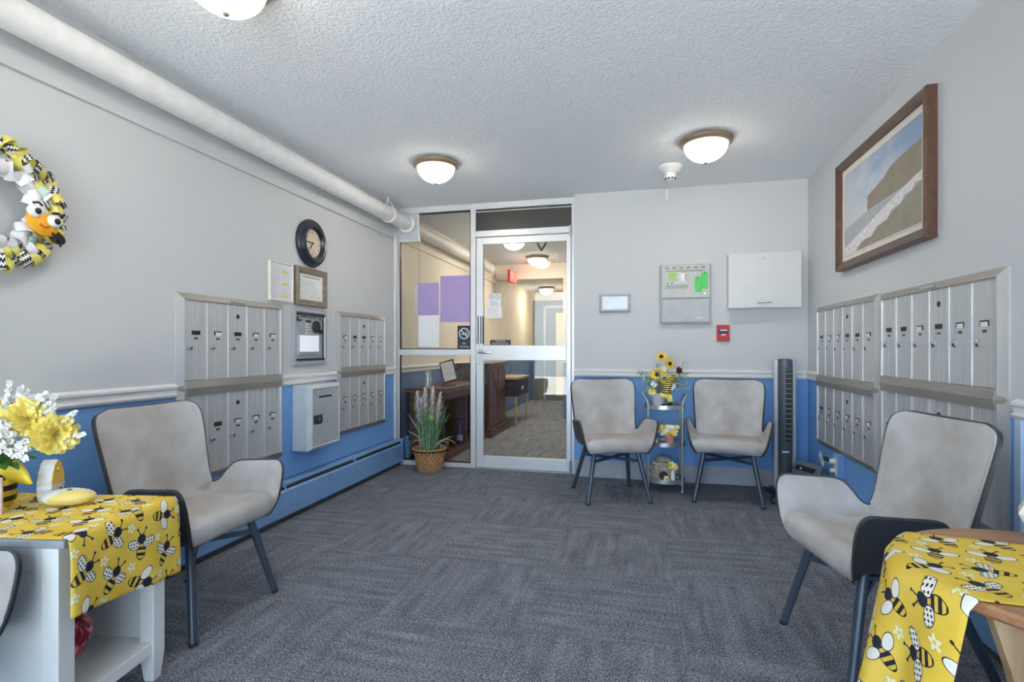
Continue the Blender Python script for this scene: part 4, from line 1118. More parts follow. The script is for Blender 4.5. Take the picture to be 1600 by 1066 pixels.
for z in (0.072, 0.355, 0.640):
    tr = MB().lathe([(0.0001, z), (0.145, z), (0.152, z + 0.004), (0.152, z + 0.026), (0.156, z + 0.027), (0.157, z - 0.004), (0.0001, z - 0.005)], 40, sy=0.86).build('tray', [M_STEEL], ts_, smooth=True)
def petals(mb, c, nrm, r, n, wid, lift=0.3, m=0, jitter=0.1, rnd=random):
    nrm = Vector(nrm).normalized(); a = nrm.orthogonal().normalized(); b = nrm.cross(a); c = Vector(c)
    for i in range(n):
        t = 2 * PI * (i + rnd.uniform(-jitter, jitter)) / n
        d = a * math.cos(t) + b * math.sin(t); sd_ = nrm.cross(d)
        rr = r * rnd.uniform(0.85, 1.1); lf = lift * rnd.uniform(0.8, 1.25)
        p = [c + d * rr * 0.12, c + d * rr * 0.55 + sd_ * wid + nrm * rr * lf * 0.5, c + d * rr * 0.95 + sd_ * wid * 0.7 + nrm * rr * lf * 0.8, c + d * rr * 1.02 + nrm * rr * lf * 0.75,
             c + d * rr * 0.95 - sd_ * wid * 0.7 + nrm * rr * lf * 0.8, c + d * rr * 0.55 - sd_ * wid + nrm * rr * lf * 0.5]
        mid = c + d * rr * 0.55 + nrm * rr * lf * 0.35
        mb.add(p + [mid], [(0, 1, 6), (1, 2, 6), (2, 3, 6), (3, 4, 6), (4, 5, 6), (5, 0, 6)], m)
def leafm(mb, base, tip, wid, sag=0.0, m=0, n=5):
    base, tip = Vector(base), Vector(tip); d = tip - base
    s = d.cross(Vector((0, 0, 1)))
    s = s.normalized() if s.length > 1e-6 else Vector((1, 0, 0))
    up = s.cross(d).normalized(); L, C_, R_ = [], [], []
    for i in range(n + 1):
        t = i / n; w_ = wid * math.sin(PI * min(1, t * 0.94 + 0.05)) ** 0.8
        p = base + d * t + up * (sag * math.sin(PI * t))
        L.append(p + s * w_ + up * w_ * 0.25); C_.append(p); R_.append(p - s * w_ + up * w_ * 0.25)
    mb.grid([L, C_, R_], m)
def sunflower(par, c, nrm, r):
    m = MB(); petals(m, c, nrm, r, 16, r * 0.20, 0.12); nn = Vector(nrm).normalized()
    petals(m, Vector(c) + nn * 0.003, nrm, r * 0.85, 13, r * 0.18, 0.25)
    f = m.build('sunflower', M_PGOLD, par, smooth=False)
    MB().sphere(Vector(c) + nn * 0.006, (r * 0.36, r * 0.36, r * 0.36), 12, 8).build('seed_head', M_SEEDS, f, smooth=True)
sv = thing('sunflower_arrangement', 'pale pot of artificial sunflowers with a bee striped bow on the top tray', 'flowers', (0.165, 4.325, 0.641))
MB().lathe([(0.0001, 0), (0.044, 0), (0.048, 0.05), (0.054, 0.112), (0.050, 0.114), (0.044, 0.09)], 26, (-0.02, 0, 0.0)).build('pot', plain('whitewashed_pot', (0.55, 0.55, 0.57, 1), 0.7), sv, smooth=True)
for c, nr, r in (((-0.030, -0.05, 0.262), (-0.2, -1, 0.25), 0.054), ((0.022, -0.06, 0.228), (0.15, -1, 0.1), 0.044), ((0.0, -0.02, 0.395), (-0.1, -0.7, 0.8), 0.046), ((0.058, -0.02, 0.345), (0.75, -0.8, 0.1), 0.046)):
    sunflower(sv, c, nr, r)
fo = MB(); fw = MB(); rn = random.Random(11)
for i in range(46):
    a = rn.uniform(0, 2 * PI); e = rn.uniform(0.1, 1.25); L = rn.uniform(0.10, 0.2)
    b = Vector((-0.01 + rn.uniform(-.02, .02), rn.uniform(-.02, .02), 0.11))
    d = Vector((math.cos(a) * math.cos(e) * (1.15 if math.cos(a) > 0 else 0.62), math.sin(a) * math.cos(e) * 0.7, math.sin(e) * 1.05))
    p = b + d * L * 1.25
    fo.tube([b, (b + p) / 2 + Vector((0, 0, 0.012)), p], 0.0015, 4)
    for k in range(7):
        q = b.lerp(p, 0.35 + 0.65 * k / 6); s = Vector((rn.uniform(-1, 1), rn.uniform(-1, 1), rn.uniform(-.3, 1))).normalized()
        leafm(fo, q, q + s * 0.042, 0.014, n=2)
for s_, zz in ((-1, 0.30), (-1, 0.265), (1, 0.28), (1, 0.22)):
    b = Vector((0, 0, 0.13)); p = Vector((s_ * 0.165, -0.03, zz))
    fo.tube([b, p], 0.0015, 4)
    for k in range(12):
        q = b.lerp(p, 0.3 + 0.7 * k / 11); s = Vector((s_ * 0.4, rn.uniform(-.6, .6), rn.uniform(-1, 1))).normalized(); leafm(fo, q, q + s * 0.044, 0.014, n=2)
stuff(fo.build('foliage', M_SAGE, sv))
for c, r in (((-0.055, -0.05, 0.185), 0.028), ((0.075, -0.05, 0.175), 0.032), ((-0.07, -0.04, 0.130), 0.034), ((0.02, 0.0, 0.30), 0.028)):
    m = MB(); petals(m, c, (0, -1, 0.3), r, 7, r * 0.35, 0.4); petals(m, c, (0, -1, 0.3), r * .6, 5, r * 0.25, 0.8)
    m.build('cream_bloom', M_PWHITE if c[2] > 0.14 else M_PYEL, sv)
bw = MB().tube(cr([(0.035, -0.065, 0.115), (0.040, -0.070, 0.16), (0.060, -0.070, 0.21), (0.095, -0.06, 0.255)], 12), [0.030, 0.033, 0.034, 0.033, 0.031, 0.030, 0.028, 0.026, 0.024, 0.022, 0.02, 0.019, 0.018], 14)
bw.build('striped_bow', M_BEERIB, sv, smooth=True)
MB().tube([(-0.005, -0.06, 0.10), (0.03, -0.068, 0.108), (0.058, -0.065, 0.09), (0.064, -0.06, 0.055)], [0.02, 0.026, 0.024, 0.02], 12).build('bee_body', M_PYEL, sv, smooth=True)
MB().sphere((0.062, -0.058, 0.045), (0.018, 0.018, 0.024)).sphere((0.025, -0.075, 0.022), (0.035, 0.018, 0.018)).build('dark_ribbon_end', M_BLACK, sv, smooth=True)
m = MB()
for i in range(26):
    u = Vector((rn.gauss(0, 1), rn.gauss(0, 1), rn.gauss(0, 1))).normalized(); leafm(m, Vector((0.13, -0.05, 0.295)), Vector((0.13, -0.05, 0.295)) + u * 0.036, 0.010, n=2)
m.sphere((0.13, -0.05, 0.295), 0.022); m.build('brown_bloom', M_SEEDS, sv)
m = MB()
for i in range(14):
    b = Vector((0.14, -0.04, 0.31)); leafm(m, b, b + Vector((rn.uniform(0, .05), rn.uniform(-.02, .02), rn.uniform(.03, .09))), 0.008, n=3)
m.build('cream_plume', M_PLUME, sv)

pk = thing('potted_flowers', 'small pink pot of yellow and white flowers on the middle tray', 'flowers', (0.226, 4.290, 0.356))
MB().lathe([(0.0001, 0), (0.027, 0), (0.036, 0.062), (0.041, 0.064), (0.041, 0.082), (0.035, 0.082), (0.032, 0.07), (0.0001, 0.07)], 22).build('pot', M_PINK, pk, smooth=True)
m = MB()
for i in range(30):
    a = rn.uniform(0, 2 * PI); d = Vector((math.cos(a), math.sin(a) * .7, rn.uniform(0.2, 1.4))); leafm(m, (0, 0, 0.075), Vector((0, 0, 0.075)) + d * rn.uniform(.03, .06), 0.009, n=3)
m.build('leaves', M_LEAF, pk)
for i in range(26):
    c = (rn.uniform(-0.055, 0.05), rn.uniform(-0.06, 0.02), 0.085 + rn.uniform(0.0, 0.065)); m = MB(); petals(m, c, (rn.uniform(-.4, .4), -1, .6), 0.020, 7, 0.007, 0.4)
    m.build('bloom', (M_PGOLD, M_PYEL, M_PWHITE)[i % 3] if c[0] < 0.02 else (M_PWHITE if i % 2 else M_PGOLD), pk)
yg = thing('cloth_flower_bundle', 'yellow and white cloth posy behind the chair arm on the middle tray', 'flowers', (0.088, 4.328, 0.356))
m = MB().lathe([(0.0001, 0), (0.035, 0), (0.04, 0.03), (0.022, 0.09), (0.0001, 0.12)], 14)
m.build('white_body', M_PWHITE, yg, smooth=True)
m = MB(); rn2 = random.Random(5)
for i in range(9):
    c = (rn2.uniform(-0.04, 0.055), -0.045 + rn2.uniform(-.02, .02), rn2.uniform(0.02, 0.13)); petals(m, c, (rn2.uniform(-.5, .5), -1, .3), 0.024, 6, 0.009, 0.3)
m.build('yellow_petals', M_PYEL, yg)
m = MB(); petals(m, (-0.015, -0.03, 0.150), (0, -1, 0.3), 0.026, 8, 0.008, 0.3); m.build('gold_flower', M_PGOLD, yg)

bh = thing('beehive_ornament', 'beige beehive ornament dotted with white blossoms on the lowest tray', 'ornament', (0.178, 4.338, 0.073))
pf = []
for k in range(6):
    r0 = (0.100, 0.105, 0.102, 0.093, 0.077, 0.050)[k]; z0 = k * 0.030
    pf += [(r0 * 0.97, z0 + 0.001), (r0, z0 + 0.010), (r0 * 0.985, z0 + 0.020), (r0 * 0.93, z0 + 0.029)]
pf += [(0.03, 0.190), (0.0001, 0.193)]
MB().lathe(pf, 32).build('hive', M_HIVE, bh, smooth=True, angle=50)
MB().cyl((0.0, -0.088, 0.058), (0.0, -0.106, 0.058), 0.038, 0.036, 24).build('doorway', M_BLACK, bh)
MB().tube([(0.040 * math.cos(a * PI / 12), -0.106, 0.058 + 0.040 * math.sin(a * PI / 12)) for a in range(24)], 0.006, 8, closed=True).build('doorway_ring', M_HIVE, bh, smooth=True)
for i in range(26):
    a = -PI / 2 + rn.choice((-1, 1)) * rn.uniform(0.55, 1.5); z = rn.uniform(0.02, 0.17); r = 0.105 * math.sqrt(max(0.05, 1 - (z / 0.2) ** 2)) + 0.004
    MB().sphere((r * math.cos(a), r * math.sin(a), z), 0.006, 8, 6).build('blossom', M_PWHITE, bh, smooth=True)
m = MB()
petals(m, (0.055, -0.095, 0.135), (0.4, -1, 0.4), 0.032, 7, 0.012, 0.4); petals(m, (0.082, -0.07, 0.12), (0.6, -1, 0.2), 0.028, 7, 0.010, 0.4); petals(m, (0.022, -0.108, 0.034), (0, -1, 0.2), 0.024, 7, 0.009, 0.2)
m.build('yellow_flower', M_PYEL, bh)
MB().lathe([(0.0001, 0), (0.016, 0.0), (0.017, 0.05), (0.010, 0.085), (0.0001, 0.11)], 12, (0.068, -0.092, 0.002)).build('gnome_figure', M_PWHITE, bh, smooth=True)

# ------------------------------------------------------------------ pampas grass in a wicker basket
gb = thing('potted_grass', 'tall ornamental grass with pale plumes in a woven basket by the sidelight', 'plant', (-1.848, 4.505, 0))
rows = []; nz, na = 32, 108
for i in range(nz + 1):
    z = 0.205 * i / nz; r0 = 0.100 + 0.042 * (i / nz) ** 0.8
    row = []
    for j in range(na + 1):
        a = 2 * PI * j / na
        wv = math.sin(a * 18 + (PI if (i // 4) % 2 else 0)) * abs(math.sin(PI * (i / 4.0)))
        r = r0 + 0.010 * wv + (0.006 if i >= nz - 1 else 0)
        row.append((r * math.cos(a), r * math.sin(a), z))
    rows.append(row)
bk = MB().grid(rows); bk.lathe([(0.0001, 0.002), (0.1, 0.002)], 24)
bk.build('basket', M_WICKER, gb, smooth=True, angle=60)
ho = MB()
for j in range(26):
    a = 2 * PI * j / 26; r = 0.1425
    ho.box((r * math.cos(a), r * math.sin(a), 0.186), (0.006, 0.020, 0.014), rot=Euler((0, 0, a)).to_matrix())
stuff(ho.build('rim_openings', M_BLACKM, gb))
MB().tube([(0.150 * math.cos(a * PI / 20), 0.150 * math.sin(a * PI / 20), 0.203) for a in range(40)], 0.008, 8, closed=True).build('basket_rim', M_WICKER, gb, smooth=True)
MB().lathe([(0.0001, 0.17), (0.135, 0.168)], 24).build('soil', M_SEEDS, gb)
def blade(mb, b, tip, wid, bend, n=7):
    b, tip = Vector(b), Vector(tip); d = tip - b; s = d.cross(Vector((0.3, -1, 0.2))).normalized()
    L, R_ = [], []
    for i in range(n + 1):
        t = i / n; p = b + d * t + Vector((0, 0, bend * 4 * t * (1 - t))) ; w_ = wid * (1 - t) ** 0.6 + 0.0004
        L.append(p + s * w_); R_.append(p - s * w_)
    mb.grid([L, R_])
g1 = MB(); rn = random.Random(3)
for i in range(120):
    a = rn.uniform(0, 2 * PI); r = rn.uniform(0, 0.07); h_ = rn.uniform(0.22, 0.50); sp = rn.uniform(0.02, 0.13)
    blade(g1, (r * math.cos(a), r * math.sin(a), 0.17), (sp * 1.3 * math.cos(a) + rn.uniform(-.03, .03), sp * math.sin(a), 0.17 + h_), 0.0045, rn.uniform(0.0, 0.05))
stuff(g1.build('grass_blades', M_GRASS, gb))
g2 = MB()
for (tx, ty, tz, bd) in ((0.26, -0.06, 0.33, 0.03), (0.21, -0.05, 0.26, 0.05), (0.28, 0.0, 0.22, 0.09), (0.2, -0.1, 0.17, 0.09), (0.14, -0.12, 0.30, 0.04), (-0.2, -0.05, 0.36, 0.03), (-0.17, -0.08, 0.22, 0.08), (0.17, -0.1, 0.24, 0.05), (-0.22, 0.0, 0.52, 0.0)):
    blade(g2, (0.02, -0.01, 0.18), (tx, ty, tz), 0.006, bd, 9)
stuff(g2.build('drooping_blades', plain('pale_blade', srgb(158, 176, 150), 0.6), gb))
for k, (bx, top, lean) in enumerate(((-0.085, 0.70, -0.02), (-0.035, 0.735, 0.005), (0.010, 0.74, 0.035), (0.045, 0.69, 0.070), (-0.06, 0.64, -0.005))):
    m = MB(); c0 = Vector((bx, -0.02, 0.17)); c1 = Vector((bx + lean, -0.03, top)); m.tube([c0, c0.lerp(c1, .6), c1], 0.002, 5)
    for i in range(520):
        t = rn.uniform(0.52, 1.0); p = c0.lerp(c1, t); a = rn.uniform(0, 2 * PI); q = Vector((math.cos(a), math.sin(a), 0)) * rn.uniform(0.008, 0.052) * math.sin(PI * min(1, (t - 0.47) / 0.56)) ** 0.6
        e = p + q + Vector((0, 0, rn.uniform(-0.015, 0.035))); s = Vector((0, 0, 1)).cross(q).normalized() * 0.0042
        m.add([p + s, p - s, e - s * 0.5, e + s * 0.5], [(0, 1, 2, 3)])
    m.build('plume', M_PLUME, gb)
m = MB(); petals(m, (0.055, -0.09, 0.50), (0, -1, -0.2), 0.028, 7, 0.010, 0.2); m.build('green_bud', plain('lime_green', srgb(150, 180, 70), 0.6), gb)

# ------------------------------------------------------------------ left side table with bee cloth
ang = math.atan2(0.987, -0.160) - PI / 2
tb = thing('side_table', 'white side table with grey top and open lower shelf under the yellow bee cloth', 'table', (-1.479, 1.088, 0), ang)
# local frame: -X runs to the wall, +Y away from the camera
LX, LY, ZT = 0.60, 0.415, 0.598
MB().bb(-LX, 0, 0, LY, ZT - 0.022, ZT).build('tabletop', M_GREYTOP, tb, bevel=0.003)
for (x, y) in ((-0.075, 0.012), (-0.075, LY - 0.062), (-LX + 0.02, 0.012), (-LX + 0.02, LY - 0.062)):
    v = [(x, y, 0.09), (x + 0.05, y, 0.09), (x + 0.05, y + 0.05, 0.09), (x, y + 0.05, 0.09)]
    b = [(x + 0.008, y + 0.008, 0), (x + 0.042, y + 0.008, 0), (x + 0.042, y + 0.042, 0), (x + 0.008, y + 0.042, 0)]
    tpp = [(px, py, ZT - 0.022) for px, py, pz in v]
    MB().add(b + v + tpp, [(0, 1, 5, 4), (1, 2, 6, 5), (2, 3, 7, 6), (3, 0, 4, 7), (4, 5, 9, 8), (5, 6, 10, 9), (6, 7, 11, 10), (7, 4, 8, 11), (3, 2, 1, 0), (8, 9, 10, 11)]).build('leg', M_TABLEW, tb, bevel=0.002)
for y in (0.022, LY - 0.034):
    MB().bb(-LX + 0.06, -0.07, y, y + 0.012, 0.09, ZT - 0.022).build('end_panel', M_TABLEW, tb)
    MB().bb(-LX + 0.06, -0.07, y - 0.006, y + 0.016, ZT - 0.09, ZT - 0.022).build('panel_rail', M_TABLEW, tb, bevel=0.002)
MB().bb(-LX + 0.03, -LX + 0.042, 0.04, LY - 0.04, 0.09, ZT - 0.022).build('back_panel', M_TABLEW, tb)
MB().bb(-LX + 0.03, -0.032, 0.02, LY - 0.02, 0.095, 0.135).build('shelf', M_TABLEW, tb, bevel=0.003)
MB().bb(-0.070, -0.045, 0.06, LY - 0.06, ZT - 0.09, ZT - 0.022).build('apron', M_TABLEW, tb)
# cloth: lies on the top, drops over the open side
cl = MB(); rows, uvs = [], []
ny = 34
prof = [(-0.57 + 0.57 * i / 24, 0) for i in range(25)]
for j in range(ny + 1):
    v = j / ny; y = 0.004 + (LY - 0.006) * v + 0.002
    drop = 0.205 + 0.055 * v
    row, ur = [], []
    for i in range(25):
        x = -0.57 + 0.574 * i / 24
        zz = ZT + 0.0025 + 0.0008 * math.sin(17 * x + 9 * y)
        row.append((x, y, zz)); ur.append((x + 0.31, y))
    for i in range(1, 23):
        s = drop * i / 22
        out_ = 0.006 + 0.010 * (1 - math.exp(-s / 0.02)) + (0.007 * math.sin(y * 24 + 0.8) + 0.004 * math.sin(y * 51)) * s / drop
        yy = y + 0.022 * (v - 0.35) * s / drop
        row.append((out_, yy, ZT + 0.002 - s)); ur.append((0.004 + 0.31 + s, y))
    rows.append(row); uvs.append(ur)
cl.grid(rows, 0, uvs)
co_ = cl.build('tablecloth', M_BEE, smooth=True, angle=80, loc=(-1.479, 1.088, 0), rot=(0, 0, ang))
so = co_.modifiers.new('thickness', 'SOLIDIFY'); so.thickness = 0.0015; so.offset = 1
tag(co_, 'yellow bee print cloth hanging over the white side table', 'tablecloth')
ZC = ZT + 0.005
# bouquet in a bee mug
bp = thing('flower_bouquet', 'yellow and white artificial bouquet in a black and yellow bee pot', 'flowers', (-2.006, 1.263, ZC))
MB().lathe([(0.0001, 0), (0.046, 0), (0.057, 0.02), (0.059, 0.06), (0.053, 0.095), (0.040, 0.112), (0.036, 0.112), (0.034, 0.09)], 30).build('pot', M_BEEPOT, bp, smooth=True)
MB().lathe([(0.040, 0.108), (0.043, 0.116), (0.043, 0.128), (0.034, 0.134), (0.030, 0.12)], 24).build('pot_collar', M_BLACK, bp, smooth=True)
for s_ in (1, -1):
    m = MB(); b0 = Vector((0.032 * s_, -0.02 + 0.02 * s_, 0.112)); rows = []
    for i in range(9):
        t = i / 8; wq = 0.034 * math.sin(PI * (0.08 + 0.92 * t)) ** 0.7 + 0.002
        c = b0 + Vector((0.10 * t * s_, 0.03 * t * s_, -0.030 * t * t * 1.2 + 0.012 * math.sin(PI * t)))
        rows.append([c + Vector((-0.0 * s_, -0.006, -wq)), c + Vector((0, -0.012, 0)), c + Vector((0, -0.006, wq))])
    wi = m.grid(rows).build('wing', M_PGOLD, bp, smooth=True)
    so = wi.modifiers.new('thickness', 'SOLIDIFY'); so.thickness = 0.006
def L3(x, y, z): return Vector((x + 2.006, y - 1.263, z - ZC))
rn = random.Random(21)
cdir = Vector((1.9, -1.3, 0.25)).normalized()
def peony(c, r, mat, nrm):
    m = MB(); nn = Vector(nrm).normalized()
    for k, (q, n_, lf) in enumerate(((1.0, 15, 0.05), (0.95, 14, 0.25), (0.82, 13, 0.45), (0.68, 11, 0.75), (0.5, 9, 1.1), (0.34, 7, 1.7), (0.2, 5, 2.4))):
        petals(m, c + nn * r * 0.045 * k, nn, r * q, n_, r * 0.21 * (0.55 + 0.45 * q), lf, jitter=0.35, rnd=rn)
    return m.build('peony', mat, bp)
peony(L3(-1.900, 1.290, 0.880), 0.070, M_PYEL, cdir + Vector((0, 0, 0.5)))
peony(L3(-1.830, 1.320, 0.828), 0.068, M_PYEL, cdir + Vector((0.3, 0.2, 0)))
peony(L3(-1.985, 1.250, 0.828) + cdir * 0.07, 0.062, M_PWHITE, cdir + Vector((0, -.2, 0)))
peony(L3(-2.02, 1.29, 0.89), 0.055, M_PGOLD, cdir)
for c, n_ in ((L3(-1.905, 1.270, 0.785) + cdir * 0.05, 14),):
    m = MB()
    for i in range(n_):
        q = c + Vector((rn.gauss(0, 0.018), rn.gauss(0, 0.014), rn.gauss(0, 0.012))); petals(m, q, cdir, 0.011, 5, 0.004, 0.3, rnd=rn)
    m.build('white_cluster', M_PWHITE, bp)
def spike(b, tip, r0, mat, name, n=60):
    m = MB(); b, tip = Vector(b), Vector(tip); m.tube([b, b.lerp(tip, .5) + Vector((0, 0, .012)), tip], 0.0016, 5)
    for i in range(n):
        t = rn.uniform(0.58, 1.0); p = b.lerp(tip, t) + Vector((0, 0, .012 * (1 - abs(2 * t - 1)))); u = Vector((rn.gauss(0, 1), rn.gauss(0, 1), rn.gauss(0, 1))).normalized()
        q = p + u * r0 * (1.15 - t) * 1.3; petals(m, q, u, 0.007 + 0.005 * (1 - t), 4, 0.005, 0.2, rnd=rn)
    m.build(name, mat, bp)
base = L3(-1.985, 1.268, 0.735)
for tip in ((-1.975, 1.29, 1.0), (-1.93, 1.31, 0.975), (-1.875, 1.33, 0.965), (-1.80, 1.33, 0.87), (-1.745, 1.350, 0.831), (-1.79, 1.36, 0.90), (-1.955, 1.31, 0.985), (-1.90, 1.33, 0.96), (-1.85, 1.34, 0.955), (-1.82, 1.32, 0.925), (-1.99, 1.30, 0.965), (-2.02, 1.3, 0.93), (-1.87, 1.35, 0.93)):
    spike(base, L3(*tip), 0.018, M_PWHITE, 'white_spray', 44)
for k, tip in enumerate(((-1.828, 1.268, 0.761), (-1.909, 1.270, 0.817), (-1.950, 1.239, 0.796), (-1.902, 1.230, 0.731), (-1.832, 1.309, 0.777), (-1.883, 1.255, 0.727), (-1.960, 1.237, 0.836), (-1.888, 1.295, 0.809), (-1.866, 1.218, 0.794))):
    m = MB(); leafm(m, base + Vector((rn.uniform(-.015, .015), rn.uniform(-.015, .015), -0.005)) + cdir * 0.02, L3(*tip), (0.021, 0.018, 0.017)[k % 3], 0.014, n=8); m.build('leaf', M_LEAF, bp, smooth=True)
m = MB()
for i in range(40):
    a = rn.uniform(0, 2 * PI); p = L3(-1.94, 1.28, 0.80) + Vector((math.cos(a), math.sin(a), rn.uniform(-.6, .6))) * rn.uniform(0.02, 0.07)
    leafm(m, base, p, 0.012, 0.006, n=3)
stuff(m.build('inner_foliage', M_LEAF, bp))
# honey jar cut-out ornament
ho_ = thing('honey_ornament', 'white edged wooden bee skep cut-out standing beside the bee pot', 'ornament', (-1.918, 1.372, ZC), math.radians(122))
pl_ = [(-0.036, 0), (0.036, 0), (0.044, 0.018), (0.040, 0.026), (0.047, 0.042), (0.043, 0.052), (0.046, 0.068), (0.040, 0.078), (0.038, 0.094), (0.028, 0.104), (0.022, 0.120), (0.0, 0.132), (-0.022, 0.120), (-0.028, 0.104), (-0.038, 0.094), (-0.040, 0.078), (-0.046, 0.068), (-0.043, 0.052), (-0.047, 0.042), (-0.040, 0.026), (-0.044, 0.018)]
MB().prism(pl_, -0.020, 0.020).build('block', plain('white_craft_paint', (0.80, 0.80, 0.80, 1), 0.5), ho_, bevel=0.002)
MB().prism([(x * 0.94, 0.058 + (z - 0.058) * 0.96) for x, z in pl_ if z > 0.05], -0.0215, -0.0195).build('honey_face', M_HONEY, ho_)
MB().prism([(x * 0.94, 0.003 + z * 0.97) for x, z in pl_ if z < 0.06], -0.0215, -0.0195).build('lower_face', plain('pale_grey_paint', (0.62, 0.60, 0.57, 1), 0.6), ho_)
MB().cyl((0.012, -0.0235, 0.026), (0.012, -0.021, 0.026), 0.009, n=14).build('dark_dot', M_BLACK, ho_)
MB().sphere((0.036, -0.012, 0.088), 0.009).sphere((-0.01, -0.024, 0.10), 0.006).build('bead', M_HONEY, ho_, smooth=True)
# painted bee stone
bs = thing('painted_stone', 'flat oval stone painted white and yellow lying on the bee cloth', 'ornament', (-1.790, 1.335, ZC - 0.001), math.radians(20))
def stone_mat():
    m, nt, b = newmat('painted_stone_glaze', (0.8, 0.8, 0.8, 1), 0.4)
    sx = nt.nodes.new('ShaderNodeSeparateXYZ'); nt.links.new(coord(nt, 'Object'), sx.inputs[0])
    f = E_(nt, sx.outputs[0]) * 0.5 + E_(nt, sx.outputs[1]) * -1.0 + E_(nt, noise(nt, coord(nt, 'Object'), 20.0)) * 0.02
    nt.links.new(mix(nt, f.gt(0.036), srgb(232, 230, 220), srgb(232, 206, 120)), b.inputs['Base Color'])
    return m
MB().sphere((0, 0, 0.026), (0.078, 0.047, 0.027), 28, 14).build('stone', stone_mat(), bs, smooth=True)
MB().sphere((0.010, -0.012, 0.051), (0.009, 0.006, 0.004)).build('painted_bee', plain('olive_paint', srgb(110, 112, 60), 0.5), bs, smooth=True)
# pale card at the edge of the view
cdx = thing('card_stand', 'pale pink card standing in front of the bee pot', 'card', (-1.876, 1.209, ZC), math.radians(38))
MB().bb(-0.060, -0.002, -0.006, 0.006, 0, 0.112).build('card', M_PINKW, cdx, bevel=0.002)
# red glass ball on the shelf
rb = thing('glass_ball', 'crimson marbled glass ball on a small brass foot on the lower shelf', 'ornament', (-1.648, 1.192, 0.136))
MB().lathe([(0.0001, 0), (0.040, 0), (0.042, 0.010), (0.030, 0.030), (0.022, 0.048), (0.0001, 0.05)], 20).build('foot', M_TAN, rb, smooth=True)
MB().sphere((0, 0, 0.136), (0.088, 0.088, 0.088), 30, 18).build('ball', M_REDGLASS, rb, smooth=True)

# ------------------------------------------------------------------ round table with runner
CX, CY, RT, ZR = 0.945, 1.430, 0.335, 0.600
rt = thing('round_table', 'round wooden pedestal table under the yellow bee runner', 'table', (CX, CY, 0))
MB().lathe([(0.0001, ZR - 0.028), (RT - 0.010, ZR - 0.028), (RT, ZR - 0.020), (RT, ZR - 0.006), (RT - 0.006, ZR), (0.0001, ZR)], 72).build('tabletop', M_WOODT, rt, smooth=True, angle=30)
for k, a in enumerate((0.25, 0.25 + PI / 2)):
    pts = [(-0.225, ZR - 0.029), (-0.200, 0.50), (-0.165, 0.40), (-0.14, 0.30), (-0.15, 0.20), (-0.19, 0.10), (-0.24, 0.03), (-0.25, 0.0)]
    pl2 = pts + [(-x, z) for x, z in pts[::-1]]
    MB().prism(pl2, -0.011, 0.011).build('pedestal_panel', M_WOODP, rt, bevel=0.002, rot=(0, 0, a))
    for s_ in (-1, 1):
        MB().bb(-0.014 + s_ * 0.03, 0.014 + s_ * 0.03, 0.012, 0.04, 0.02, ZR - 0.03).build('corner_batten', M_WOODP, rt, rot=(0, 0, a))
# runner
rows, uvs = [], []
ns_ = 40
for j in range(ns_ + 1):
    s = j / ns_
    y = 1.250 + 0.425 * s
    ytop = y - 0.06 * (1)              # slight skew towards the wall end
    xr = CX - math.sqrt(max(RT * RT - (y - CY) ** 2, 1e-4)) - 0.003
    row, ur = [], []
    nt_ = 20
    for i in range(nt_ + 1):
        t = i / nt_; x = 1.245 + (xr - 1.245) * t
        yy = (1.228 + 0.345 * s) * (1 - t) + y * t
        if (x - CX) ** 2 + (yy - CY) ** 2 > (RT - 0.002) ** 2 and t < 0.5:
            # keep the far end on the round top
            k = (RT - 0.002) / math.hypot(x - CX, yy - CY); x, yy = CX + (x - CX) * k, CY + (yy - CY) * k
        row.append((x, yy, ZR + 0.003 + 0.0008 * math.sin(23 * x))); ur.append((x, yy))
    L = 0.46
    nx, nyv = (xr - CX), (y - CY); ln = math.hypot(nx, nyv); nx, nyv = nx / ln, nyv / ln
    nyv *= 0.35
    for i in range(1, 27):
        q = L * i / 26
        fl_ = 0.012 + 0.115 * (q / L) ** 1.0 * (0.62 + 0.38 * s) + 0.030 * math.sin(s * 15 + 0.6) * (q / L)
        pinch = -0.055 * (q / L) * (s - 0.25) * 2
        row.append((xr - 0.004 + nx * fl_, y + nyv * fl_ * 0.5 + pinch, ZR + 0.001 - q * (0.995) - 0.004 * (1 - math.exp(-q / 0.01))))
        ur.append((xr - q, y))
    rows.append(row); uvs.append(ur)
rc = MB().grid(rows, 0, uvs).build('table_runner', M_BEE, smooth=True, angle=80)
so = rc.modifiers.new('thickness', 'SOLIDIFY'); so.thickness = 0.0015; so.offset = 1
tag(rc, 'yellow bee print runner draped across the round wooden table', 'tablecloth')
lv = thing('faceted_vase', 'white faceted vase at the edge of the view on the round table', 'vase', (1.030, 1.640, ZR + 0.005))
MB().lathe([(0.0001, 0), (0.040, 0), (0.080, 0.075), (0.042, 0.150), (0.036, 0.150), (0.030, 0.14)], 6).build('vessel', plain('white_ceramic', (0.78, 0.76, 0.74, 1), 0.4), lv)

